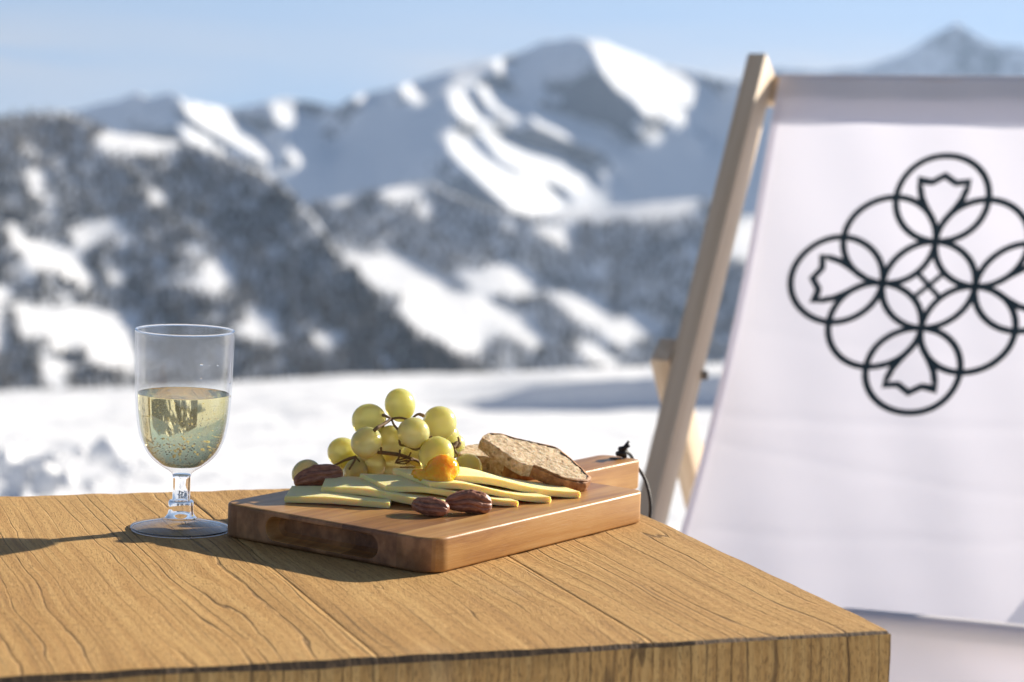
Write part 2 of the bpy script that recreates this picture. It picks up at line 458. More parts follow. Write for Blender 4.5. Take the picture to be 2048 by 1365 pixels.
def m_crumb():
    m, nt, bs, tc = newmat('bread_crumb')
    n = noise(nt, tc, 300, 6, 0.68)
    vo = nd(nt, 'TexVoronoi', {'Vector': tc, 'Scale': 240.0}, feature='F1').outputs['Distance']
    hole = sstep(nt, ma(nt, 'ADD', vo, ma(nt, 'MULTIPLY', n, 0.5)), 0.46, 0.32)
    seeds = sstep(nt, noise(nt, tc, 170, 1, 0.4), 0.69, 0.75)
    c = ramp(nt, n, [(0.28, (0.36, 0.23, 0.12)), (0.48, (0.58, 0.42, 0.25)), (0.68, (0.80, 0.66, 0.47))])
    c = mixc(nt, ma(nt, 'MULTIPLY', hole, 0.40), c, (0.28, 0.17, 0.09))
    c = mixc(nt, ma(nt, 'MULTIPLY', seeds, 0.6), c, (0.16, 0.09, 0.04))
    lk(nt, c, bs.inputs['Base Color'])
    bs.inputs['Roughness'].default_value = 0.85
    bs.inputs['Subsurface Weight'].default_value = 0.2
    bs.inputs['Subsurface Scale'].default_value = 0.002
    bs.inputs['Specular IOR Level'].default_value = 0.2
    bump(nt, bs, ma(nt, 'SUBTRACT', n, ma(nt, 'MULTIPLY', hole, 0.9)), 0.0013)
    return m
def m_crust():
    m, nt, bs, tc = newmat('bread_crust')
    n = noise(nt, tc, 200, 5, 0.65)
    c = ramp(nt, n, [(0.3, (0.17, 0.070, 0.025)), (0.52, (0.34, 0.15, 0.050)), (0.75, (0.58, 0.34, 0.14))])
    lk(nt, c, bs.inputs['Base Color'])
    bs.inputs['Roughness'].default_value = 0.7
    bump(nt, bs, n, 0.0006)
    return m
def m_pecan():
    m, nt, bs, tc = newmat('pecan_kernel')
    n = noise(nt, scl(nt, tc, (170, 420, 420)), 1.0, 4, 0.6)
    c = ramp(nt, n, [(0.3, (0.17, 0.060, 0.032)), (0.55, (0.32, 0.130, 0.070)), (0.78, (0.48, 0.23, 0.135))])
    lk(nt, c, bs.inputs['Base Color'])
    bs.inputs['Roughness'].default_value = 0.42
    bs.inputs['Specular IOR Level'].default_value = 0.45
    bump(nt, bs, n, 0.00022)
    return m
def m_jam():
    m, nt, bs, tc = newmat('orange_jam')
    n = noise(nt, tc, 260, 3)
    lk(nt, ramp(nt, n, [(0.3, (1.0, 0.40, 0.012)), (0.7, (1.0, 0.54, 0.03))]), bs.inputs['Base Color'])
    bs.inputs['Subsurface Weight'].default_value = 1.0
    bs.inputs['Subsurface Radius'].default_value = (1.0, 0.42, 0.06)
    bs.inputs['Subsurface Scale'].default_value = 0.012
    bs.inputs['Roughness'].default_value = 0.14
    bs.inputs['Specular IOR Level'].default_value = 0.4
    bs.inputs['Transmission Weight'].default_value = 0.0
    bump(nt, bs, noise(nt, tc, 330, 2), 0.0008)
    return m

M = dict(snow=m_snow('field_snow', 1.6, 0.05), farsnow=m_snow('slope_snow', 0.01, 6.0), mount=m_mountain('snowy_rock', 1.4, 0.003),
         peak=m_mountain('distant_rock', 1.0, 0.0015), forest=m_forest(), table=m_table(), edge=m_dark_edge(), board=m_board(),
         beech=m_pale_wood(), canvas=m_canvas(), print=plain('dark_teal_print', (0.034, 0.054, 0.064), 0.8, 0.2),
         steel=plain('dull_steel', (0.10, 0.075, 0.055), 0.5, 0.5), thin=m_thin_glass(),
         solid=m_glass('clear_solid_plastic', 1.46, (0.97, 0.98, 1.0)), wine=m_glass('sparkling_wine', 1.335, (1.0, 0.945, 0.70), 0.045),
         fizz=m_fizz(), stem_clear=m_glass('clear_stem_plastic', 1.24, (0.98, 0.985, 1.0)), water=m_glass('water_drop', 1.33, (1, 1, 1)),
         grape=m_grape(), cheese=m_cheese(), crumb=m_crumb(), crust=m_crust(), pecan=m_pecan(), jam=m_jam(),
         stem=plain('grape_stalk', (0.19, 0.115, 0.05), 0.7, 0.3, 350, 0.0006, 0.6),
         cord=plain('black_leather', (0.012, 0.011, 0.012), 0.55, 0.4, 900, 0.0003))

# ------------------------------------------------------------------ snow field (structure)
def snow_field():
    ex = np.array([-6000, -300, 0, 450, 700, 1000, 1440, 2048, 2400, 8000]); ey = np.array([800, 796, 786, 768, 754, 746, 731, 722, 716, 690])
    cols = np.concatenate([np.linspace(-26, -2.6, 30)[:-1], np.linspace(-2.6, 2.6, 220), np.linspace(2.6, 26, 30)[1:]]) * 0.1
    rows = np.concatenate([np.linspace(-45, 2, 30)[:-1], np.linspace(2, 6, 40)[:-1], np.linspace(6, 15.4, 100)[:-1], np.linspace(15.4, 16.9, 60)[:-1], np.linspace(16.9, 44, 90)[:-1], np.linspace(44, 400, 40)])
    tx, Yg = np.meshgrid(cols, rows)
    Yeff = np.maximum(Yg, 6)
    X = tx * Yeff * (1 + 4 * np.clip((6 - Yg) / 50, 0, 1))
    px = CXP + tx * FPX
    pe = np.interp(px, ex, ey)
    # level of the plateau rim at 40 m
    dr = ray(px, pe); ze = CZ + dr[..., 2] / dr[..., 1] * 40.0
    t = np.clip((Yg - 3.5) / 36.5, 0, 1)
    Z = ze * t ** 1.05
    Z = np.where(Yg > 40, ze - 0.55 * (Yg - 40) - 0.004 * (Yg - 40) ** 1.2, Z)
    # snow bank facing the camera on the right
    bw = np.clip((px - 780) / 420, 0, 1); bw = bw * bw * (3 - 2 * bw)
    yb = 16.0 + 0.35 * fbm(px / 500, px * 0, 2)
    s = np.clip((Yg - yb) / 0.15, 0, 1); s = s * s * (3 - 2 * s)
    fade = 1 - np.clip((Yg - yb - 1) / 22.0, 0, 1)
    Z = Z + 0.20 * bw * (s * fade) - 0.035 * bw * np.exp(-((Yg - yb + 0.6) / 0.8) ** 2)
    bl = np.clip((px - 380) / 200, 0, 1) * (1 - np.clip((px - 760) / 200, 0, 1))
    s2 = np.clip((Yg - 14.5) / 0.8, 0, 1); Z = Z + 0.05 * bl * s2 * (1 - np.clip((Yg - 15.5) / 8, 0, 1))
    # trodden undulations, stronger in the left foreground
    am = np.clip((Yg - 1.0) / 5, 0.15, 1)
    left = 1 / (1 + np.exp((px - 420) / 70)) * np.exp(-((Yg - 9.3) / 2.6) ** 2)
    Z = Z + am * (0.05 * fbm(X * 0.35, Yg * 0.25, 4) + 0.030 * fbm(X * 2.2 + 5, Yg * 1.5, 4))
    Z = Z + left * (0.03 * np.abs(fbm(X * 1.9 + 3, Yg * 0.9, 4)) + 0.03 * fbm(X * 4.5, Yg * 3, 3))
    Z = np.where(Yg < 3.4, Z * 0.3, Z)
    ny, nx = X.shape
    V = np.stack([X, Yg, Z], -1).reshape(-1, 3)
    I = np.arange(nx * ny).reshape(ny, nx)
    F = np.stack([I[:-1, :-1], I[:-1, 1:], I[1:, 1:], I[1:, :-1]], -1).reshape(-1, 4)
    o = mesh('snow_field', V, F, M['snow'])
    tag(o, kind='structure')
    return o
snow_field()

# snow clods thrown up on the left of the field
def clods():
    V, F = [], []
    r2 = np.random.default_rng(11)
    base = bmesh.new(); bmesh.ops.create_icosphere(base, subdivisions=2, radius=1.0)
    bv = np.array([v.co[:] for v in base.verts]); bf = [[v.index for v in f.verts] for f in base.faces]; base.free()
    spots = [(38, 955, .13), (90, 968, .11), (12, 925, .10), (70, 930, .07), (130, 960, .06), (180, 975, .05), (215, 905, .10), (240, 935, .06), (160, 905, .05), (30, 985, .09), (105, 915, .05)]
    for k in range(26): spots.append((r2.uniform(-60, 330), r2.uniform(880, 985), r2.uniform(.015, .045)))
    for x, y, s in spots:
        Y = (0.9075 - 0.06) / max(0.12, ((y - 110) / FPX) - 0.105)
        Y = min(max(Y, 6.5), 11.5)
        p = D(x, y, Y)
        d = bv * s * 0.42 * r2.uniform(0.75, 1.3, 3)
        ph = r2.uniform(0, 9, 3)
        d = d * (1 + 0.22 * np.sin(bv[:, :1] * 3.1 + ph[0]) * np.sin(bv[:, 1:2] * 2.7 + ph[1]) + 0.12 * np.sin(bv[:, 2:] * 6 + ph[2]))
        n0 = len(V)
        V += list(d + p); F += [[n0 + i for i in f] for f in bf]
    o = mesh('snow_clods', V, F, M['snow'])
    tag(o, 'loose clods of white snow lying left of the glass', 'snow', kind='stuff')
clods()

# ------------------------------------------------------------------ mountains and wooded slopes
def conv(polys, ox, oy, s):
    return [[(ox + x / s, oy + y / s) for x, y in p] for p in polys]
def dct_poisson(gi, gj, wi, wj):
    ny, nx = gi.shape[0], gi.shape[1] + 1
    div = np.zeros((ny, nx))
    div[:, :-1] -= wi * gi; div[:, 1:] += wi * gi
    div[:-1, :] -= wj * gj; div[1:, :] += wj * gj
    def dct(a, ax):
        n = a.shape[ax]; b = np.concatenate([a, np.flip(a, ax)], ax)
        f = np.fft.fft(b, axis=ax); k = np.arange(n); sh = [1, 1]; sh[ax] = n
        return np.real(np.take(f, range(n), ax) * np.exp(-1j * np.pi * k / (2 * n)).reshape(sh))
    def idct(a, ax):
        n = a.shape[ax]; k = np.arange(n); sh = [1, 1]; sh[ax] = n
        c = a * np.exp(1j * np.pi * k / (2 * n)).reshape(sh)
        sh2 = list(a.shape); sh2[ax] = 1
        full = np.concatenate([c, np.zeros(sh2), np.conj(np.flip(np.take(c, range(1, n), ax), ax))], ax)
        return np.real(np.take(np.fft.ifft(full, axis=ax), range(n), ax))
    f = dct(dct(div, 0), 1)
    lam = wj * (2 - 2 * np.cos(np.pi * np.arange(ny) / ny))[:, None] + wi * (2 - 2 * np.cos(np.pi * np.arange(nx) / nx))[None]
    lam[0, 0] = 1; f = f / lam; f[0, 0] = 0
    return idct(idct(f, 1), 0)
def blur(a, n):
    for _ in range(n):
        p = np.pad(a, 1, mode='edge')
        a = (p[:-2, 1:-1] + p[2:, 1:-1] + p[1:-1, :-2] + p[1:-1, 2:] + 4 * a) / 8
    return a
def slope_layer(name, crest, foot, D0, lit, mat, a_l, a_s, c_l, c_s, x0=-420, x1=2480, nx=300, ny=90, rough=0.6, nsc=60.0, dlim=None):
    px = np.linspace(x0, x1, nx)
    cx, cyy = zip(*crest)
    cr = np.interp(px, cx, cyy) + 5 * fbm(px / 40, px * 0 + D0 % 17, 4)
    v = np.linspace(0, 1, ny)
    PX = np.repeat(px[None], ny, 0)
    PY = cr[None] + (foot - cr[None]) * v[:, None]
    mask = np.zeros(PX.shape)
    for p in lit: mask[inpoly(PX, PY, p)] = 1
    mk = np.clip(blur(mask, 2), 0, 1)
    mpx = D0 / FPX
    n1 = fbm(PX / nsc, PY / nsc + 31, 5, 0.6)
    a = a_s + (a_l - a_s) * mk + rough * n1 * (1 - 0.6 * mk)
    a = a + 0.7 * rough * fbm((PX + PY * 0.8) / 22, (PX * 0.3 - PY) / 55, 4, 0.6)
    c = c_s + (c_l - c_s) * mk
    dX = np.diff(PX, axis=1) * mpx; dZ = -np.diff(PY, axis=1) * mpx
    am = (a[:, 1:] + a[:, :-1]) / 2; cm = (c[:, 1:] + c[:, :-1]) / 2
    gi = am * dX + cm * dZ
    gj = (c[1:] + c[:-1]) / 2 * (-np.diff(PY, axis=0) * mpx)
    Yf = dct_poisson(gi, gj, 1.0, 1.5)
    Yf -= Yf[-1].mean()
    # keep the range a range: take out any slow drift along it
    k = np.polyfit(PX.ravel(), Yf.ravel(), 1); Yf -= k[0] * (PX - 1024)
    P = D(PX, PY, np.maximum(D0 + Yf, D0 * 0.55))
    V = P.reshape(-1, 3)
    I = np.arange(nx * ny).reshape(ny, nx)
    # back side of the crest, falling away behind
    back = P[0].copy(); back[:, 1] += D0 * 0.12; back[:, 2] -= D0 * 0.10
    V = np.concatenate([V, back])
    J = np.arange(nx) + nx * ny
    F = np.concatenate([np.stack([I[:-1, :-1], I[1:, :-1], I[1:, 1:], I[:-1, 1:]], -1).reshape(-1, 4),
                        np.stack([J[:-1], I[0, :-1], I[0, 1:], J[1:]], -1)])
    o = mesh(name, V, F, mat)
    tag(o, kind='structure')
    return o, P, mask
S3, O3 = 2.167, (0, 150)
S4, O4 = 1.895, (640, 40)
far_lit = conv([[(1030,95),(1120,110),(1300,190),(1480,250),(1510,310),(1420,335),(1250,300),(1130,280),(1070,200)],
                [(1190,305),(1390,335),(1390,385),(1250,385)], [(1390,375),(1440,385),(1500,480),(1450,500)],
                [(485,275),(555,275),(625,380),(560,395),(495,330)], [(585,250),(645,255),(765,340),(755,375),(640,335)],
                [(775,345),(880,345),(1000,395),(1130,405),(1160,480),(1100,515),(960,465),(820,405)],
                [(610,420),(800,495),(950,515),(1050,620),(960,650),(820,605),(680,530)],
                [(485,445),(545,450),(700,570),(850,620),(930,690),(850,745),(760,745),(660,660),(540,550),(485,495)],
                [(1055,565),(1135,600),(1100,635)], [(300,235),(385,245),(385,305),(315,295)], [(665,155),(735,165),(725,215),(675,205)],
                [(115,275),(215,285),(150,330)], [(840,265),(895,285),(885,315),(845,305)], [(-60,440),(40,440),(30,500),(-60,500)],
                [(1200,400),(1300,390),(1290,440),(1215,460)]], *O4, S4) + \
          conv([[(795,105),(900,115),(1100,245),(1190,345),(1150,375),(1030,315),(880,225),(795,155)], [(1175,135),(1305,135),(1345,195),(1195,215)],
                [(1305,245),(1435,265),(1405,335),(1280,380),(1225,335)], [(575,55),(650,65),(625,105)], [(770,215),(870,240),(1000,330),(960,350),(800,290)]], *O3, S3)
far_crest = [(-500,285),(-100,262),(60,240),(150,222),(230,203),(275,184),(300,194),(338,184),(375,206),(470,218),(520,205),(565,194),(620,206),(665,214),
             (700,196),(760,182),(830,165),(900,140),(1000,118),(1060,96),(1095,82),(1150,77),(1200,84),(1260,106),(1330,134),(1420,154),(1500,168),(1600,160),(1750,190),(2100,230),(2600,260)]
slope_layer('mountain_range', far_crest, 560, 10500, far_lit, M['mount'], 4.0, -0.6, 4.0, 1.4, nx=560, ny=140, rough=0.55, nsc=45)
peak_crest = [(900,300),(1300,230),(1450,172),(1540,140),(1620,142),(1720,137),(1800,112),(1860,76),(1915,46),(1960,76),(2000,92),(2060,96),(2150,150),(2400,210)]
slope_layer('distant_peak', peak_crest, 420, 19000, [], M['peak'], 1.0, -0.8, 1.5, 0.8, x0=880, x1=2480, nx=160, ny=50, rough=0.5, nsc=80)
mid_lit = conv([[(225,640),(400,628),(395,682),(250,692)], [(25,655),(145,660),(145,702),(40,702)],
                [(640,690),(860,700),(1030,688),(1200,688),(1430,672),(1430,735),(1230,758),(1000,765),(800,755),(690,730)],
                [(700,755),(765,755),(765,805),(710,805)], [(785,785),(970,775),(945,860),(880,845)], [(370,695),(440,695),(400,765)],
                [(75,875),(190,895),(280,875),(400,945),(480,975),(500,1030),(600,1025),(700,1095),(800,1115),(860,1200),(825,1245),(700,1195),(645,1210),(600,1275),(520,1265),(460,1215),(370,1195),(310,1135),(290,1085),(330,1045),(180,1025),(120,955)],
                [(485,935),(600,945),(765,915),(845,1000),(800,1055),(640,1045),(540,995)],
                [(845,1020),(930,1030),(1040,1040),(1110,1120),(1060,1175),(960,1135),(900,1085)],
                [(1070,1160),(1200,1095),(1330,1170),(1270,1205),(1180,1225),(1160,1255),(1080,1205)],
                [(965,1205),(1040,1225),(1140,1290),(1105,1325),(1000,1285)], [(1370,855),(1420,855),(1410,915)],
                [(1540,765),(1700,740),(1700,940),(1510,905)], [(1490,1200),(1560,1210),(1540,1240)]], *O4, S4)
mid_crest = [(-500,520),(300,470),(560,425),(660,402),(720,388),(800,372),(860,366),(900,388),(980,418),(1060,425),(1200,412),(1400,402),(1480,430),(1600,445),(2100,480),(2600,500)]
_, Pm, Mm = slope_layer('wooded_valley_slope', mid_crest, 860, 5600, mid_lit, M['farsnow'], 1.7, 0.0, 2.8, 1.9, nx=260, ny=90, rough=0.35, nsc=60)
near_lit = conv([[(415,265),(560,248),(775,288),(775,352),(640,348),(480,345),(430,322)], [(125,415),(205,415),(205,485),(125,485)], [(105,305),(185,325),(150,375)],
                 [(225,355),(295,365),(275,420)], [(645,495),(735,515),(725,575),(645,565)],
                 [(305,675),(420,648),(530,615),(545,670),(430,725),(380,775),(325,755)],
                 [(10,645),(90,668),(150,730),(290,738),(410,870),(385,925),(290,885),(150,835),(60,735)], [(-80,905),(75,928),(62,975),(-80,988)],
                 [(475,835),(555,848),(545,895),(475,895)], [(710,890),(850,868),(900,815),(1000,805),(1035,890),(960,955),(850,935)],
                 [(825,635),(905,655),(885,705)], [(635,685),(705,685),(695,745)],
                 [(50,1000),(350,1003),(600,1058),(590,1290),(430,1255),(330,1165),(300,1215),(250,1205),(200,1135),(100,1155)],
                 [(170,1230),(350,1255),(280,1315),(195,1305)], [(885,1035),(965,1045),(985,1085)], [(1015,1098),(1200,1065),(1225,1125),(1100,1155)],
                 [(1340,1118),(1500,1128),(1460,1205),(1380,1185)], [(-60,1010),(20,1010),(20,1200),(-60,1230)], [(540,690),(610,700),(590,730)], [(1410,540),(1540,530),(1540,570),(1420,570)]], *O3, S3)
near_crest = [(-600,330),(-150,262),(0,240),(80,226),(130,226),(190,250),(230,268),(350,282),(430,305),(520,342),(580,384),(630,440),(675,505),(730,560),(790,628),(850,678),(930,722),(1000,765),(1300,900),(2600,960)]
_, Pn, Mn = slope_layer('wooded_hill', near_crest, 990, 4200, near_lit, M['farsnow'], 1.7, 0.0, 2.8, 1.8, x0=-420, x1=1400, nx=220, ny=90, rough=0.35, nsc=60)

def forest(name, P, mask, n, hmin, hmax, label, seed, sub=4.0):
    r2 = np.random.default_rng(seed)
    ny, nx = mask.shape
    bl = blur(mask.astype(float), 1)
    jj = r2.uniform(0, ny - 1.01, n); ii = r2.uniform(0, nx - 1.01, n)
    j0 = jj.astype(int); i0 = ii.astype(int)
    fj = (jj - j0)[:, None]; fi = (ii - i0)[:, None]
    pos = (P[j0, i0] * (1 - fj) * (1 - fi) + P[j0, i0 + 1] * (1 - fj) * fi + P[j0 + 1, i0] * fj * (1 - fi) + P[j0 + 1, i0 + 1] * fj * fi)
    clr = bl[j0, i0] * (1 - fj[:, 0]) * (1 - fi[:, 0]) + bl[j0, i0 + 1] * (1 - fj[:, 0]) * fi[:, 0] + bl[j0 + 1, i0] * fj[:, 0] * (1 - fi[:, 0]) + bl[j0 + 1, i0 + 1] * fj[:, 0] * fi[:, 0]
    gap = fbm(ii / 9, jj / 9, 4)
    keep = (clr < 0.42 + 0.1 * gap) & (gap < 0.42) | ((clr < 0.9) & (r2.random(n) < 0.02))
    pos = pos[keep]; n = len(pos)
    h = r2.uniform(hmin, hmax, n) * (0.85 + 0.3 * r2.random(n)); rad = h * r2.uniform(0.16, 0.24, n)
    K = 6
    th = np.arange(K) * 2 * math.pi / K
    ring = np.stack([np.cos(th), np.sin(th)], -1)
    rot = r2.uniform(0, 6, n)
    V = np.zeros((n, 2 * K + 1, 3))
    for t, (fr, fz) in enumerate(((1.0, 0.08), (0.55, 0.50))):
        for k in range(K):
            wob = r2.uniform(0.75, 1.2, n)
            V[:, t * K + k, 0] = np.cos(th[k] + rot) * rad * fr * wob
            V[:, t * K + k, 1] = np.sin(th[k] + rot) * rad * fr * wob
            V[:, t * K + k, 2] = h * fz
    V[:, 2 * K, 2] = h
    V += pos[:, None]
    V[:, :, 2] -= 1.0
    base = np.arange(n)[:, None, None] * (2 * K + 1)
    q = np.array([[k, (k + 1) % K, K + (k + 1) % K] for k in range(K)] + [[k, K + (k + 1) % K, K + k] for k in range(K)] + [[K + k, K + (k + 1) % K, 2 * K] for k in range(K)])
    F = (base + q[None]).reshape(-1, 3)
    o = mesh(name, V.reshape(-1, 3), F, M['forest'], smooth=False)
    tag(o, label, 'forest', kind='stuff')
forest('spruce_forest', Pn, Mn, 26000, 11, 21, 'dark frosted spruce forest covering the left hill', 21)
forest('spruce_forest', Pm, Mm, 30000, 11, 21, 'dark spruce forest on the valley slope below the peaks', 22)

# valley ground far below, out to the horizon
V = [(-40000, 200, -950), (40000, 200, -950), (40000, 45000, -1550), (-40000, 45000, -1550)]
tag(mesh('valley_ground', V, [(0, 1, 2, 3)], M['farsnow']), kind='structure')

# ------------------------------------------------------------------ haze: even air over the valley
def haze():
    x0, x1, y0, y1, z0, z1 = -42000, 42000, -200, 46000, -1600, 1500
    V = [(x, y, z) for z in (z0, z1) for y in (y0, y1) for x in (x0, x1)]
    F = [(0, 2, 3, 1), (4, 5, 7, 6), (0, 1, 5, 4), (2, 6, 7, 3), (0, 4, 6, 2), (1, 3, 7, 5)]
    m = bpy.data.materials.new('valley_haze'); m.use_nodes = True
    nt = m.node_tree; nt.nodes.clear()
    out = nd(nt, 'OutputMaterial')
    v = nd(nt, 'VolumePrincipled', {'Color': (0.50, 0.70, 1.0), 'Density': HAZE, 'Anisotropy': 0.2})
    nt.links.new(v.outputs[0], out.inputs['Volume'])
    o = mesh('haze', V, F, m, smooth=False)
    tag(o, 'thin blue haze filling the valley air', 'haze', kind='stuff')
HAZE = 1.7e-5
if HAZE: haze()

# ------------------------------------------------------------------ table
TA = 0.35707
TORG = (0.22293, 1.321, ZT)
TD = 0.4928
def table():
    t = empty('wooden_table', (TORG[0], TORG[1], 0), TA)
    tag(t, 'thick weathered brown plank table with dark front edge under the board', 'table')
    seams = [0.0, -0.148, -0.305, -0.62, -0.93]
    TH = 0.115
    for k in range(len(seams) - 1):
        u1, u0 = seams[k], seams[k + 1]
        g = 0.00012
        u0 += g; u1 -= g
        us = np.concatenate([[u0, u0 + 0.0003, u0 + 0.0012], np.linspace(u0 + 0.004, u1 - 0.004, 46 if k < 2 else 92), [u1 - 0.0012, u1 - 0.0003, u1]])
        vs = np.concatenate([[0.003, 0.006], np.linspace(0.012, TD - 0.012, 90), [TD - 0.005, TD - 0.0015]])
        drop = lambda d: 0.0006 * np.clip(1 - d / 0.0012, 0, 1) ** 2
        V, F, mi = [], [], []
        nu, nv = len(us), len(vs)
        for j, v in enumerate(vs):
            for i, u in enumerate(us):
                uu = u
                if k == 0:   # free right edge: slightly waney
                    e = np.clip((u - (u1 - 0.02)) / 0.02, 0, 1)
                    uu = u + e * (0.0022 * float(fbm(np.array(v * 22.0), np.array(3.0), 4)) - 0.0008)
                z = -drop(u - u0) - drop(u1 - u) * (4.0 if k == 0 else 1.0)
                z += 0.0005 * float(fbm(np.array(u * 60.0), np.array(v * 4.0), 3))
                ev = min(v, TD - v)
                z -= 0.0012 * max(0, 1 - ev / 0.010) ** 2
                vv = v + (0.0012 * float(fbm(np.array(u * 30.0), np.array(7.0), 4)) if j < 2 else 0)
                if j >= nv - 2: vv = v + 0.002 * float(fbm(np.array(u * 18.0), np.array(2.0), 4))
                V.append((uu, vv, ZT + z))
        for j in range(nv - 1):
            for i in range(nu - 1):
                F.append((j * nu + i, j * nu + i + 1, (j + 1) * nu + i + 1, (j + 1) * nu + i)); mi.append(0)
        # front: dark worn arris, then the sawn end
        s0 = len(V)
        for i, u in enumerate(us):
            ch = 0.0009 + 0.0015 * max(0.0, 0.5 + 1.3 * float(fbm(np.array(u * 14.0 + 1.7), np.array(1.0), 4))) + 0.0009 * np.clip((-u - 0.12) / 0.35, 0, 1)
            x = V[i][0]
            V.append((x, 0.0006 + 0.0006 * float(fbm(np.array(u * 70.0), np.array(4.0), 3)), ZT - ch - 0.0012))
        for i, u in enumerate(us):
            V.append((V[i][0], -0.0006, ZT - 0.014 - 0.003 * float(fbm(np.array(u * 12.0), np.array(8.0), 3))))
        for i, u in enumerate(us): V.append((V[i][0], 0.0, ZT - TH))
        prev = list(range(nu))
        for r in range(3):
            cur = [s0 + r * nu + i for i in range(nu)]
            for i in range(nu - 1):
                F.append((prev[i + 1], prev[i], cur[i], cur[i + 1])); mi.append(1 if r == 0 else 0)
            prev = cur
        # back face
        b0 = len(V)
        for i, u in enumerate(us): V.append((V[(nv - 1) * nu + i][0], TD, ZT - 0.008))
        for i, u in enumerate(us): V.append((V[(nv - 1) * nu + i][0], TD, ZT - TH))
        prev = [(nv - 1) * nu + i for i in range(nu)]
        for r in range(2):
            cur = [b0 + r * nu + i for i in range(nu)]
            for i in range(nu - 1):
                F.append((prev[i], prev[i + 1], cur[i + 1], cur[i])); mi.append(0)
            prev = cur
        # sides
        for side in (0, nu - 1):
            loop = [s0 + nu * 2 + side, s0 + nu + side, s0 + side] + [j * nu + side for j in range(nv)] + [b0 + side, b0 + nu + side]
            F.append(tuple(loop) if side else tuple(reversed(loop))); mi.append(0)
        # underside
        F.append((s0 + 2 * nu, s0 + 3 * nu - 1, b0 + 2 * nu - 1, b0 + nu)); mi.append(0)
        o = mesh('plank', V, F, [M['table'], M['edge']], t, True, mi)
        angle_smooth(o, 35)
    for lx in (-0.06, -0.87):
        for ly in (0.06, TD - 0.06):
            bm = bmesh.new(); bmesh.ops.create_cube(bm, size=1)
            for v in bm.verts: v.co = Vector((v.co.x * 0.09, v.co.y * 0.09, v.co.z * (ZT - TH)))
            bmesh.ops.bevel(bm, geom=list(bm.edges), offset=0.005, segments=2, affect='EDGES')
            o = bmobj('leg', bm, M['table'], t, loc=(lx, ly, (ZT - TH) / 2 - 0.001)); angle_smooth(o)
table()

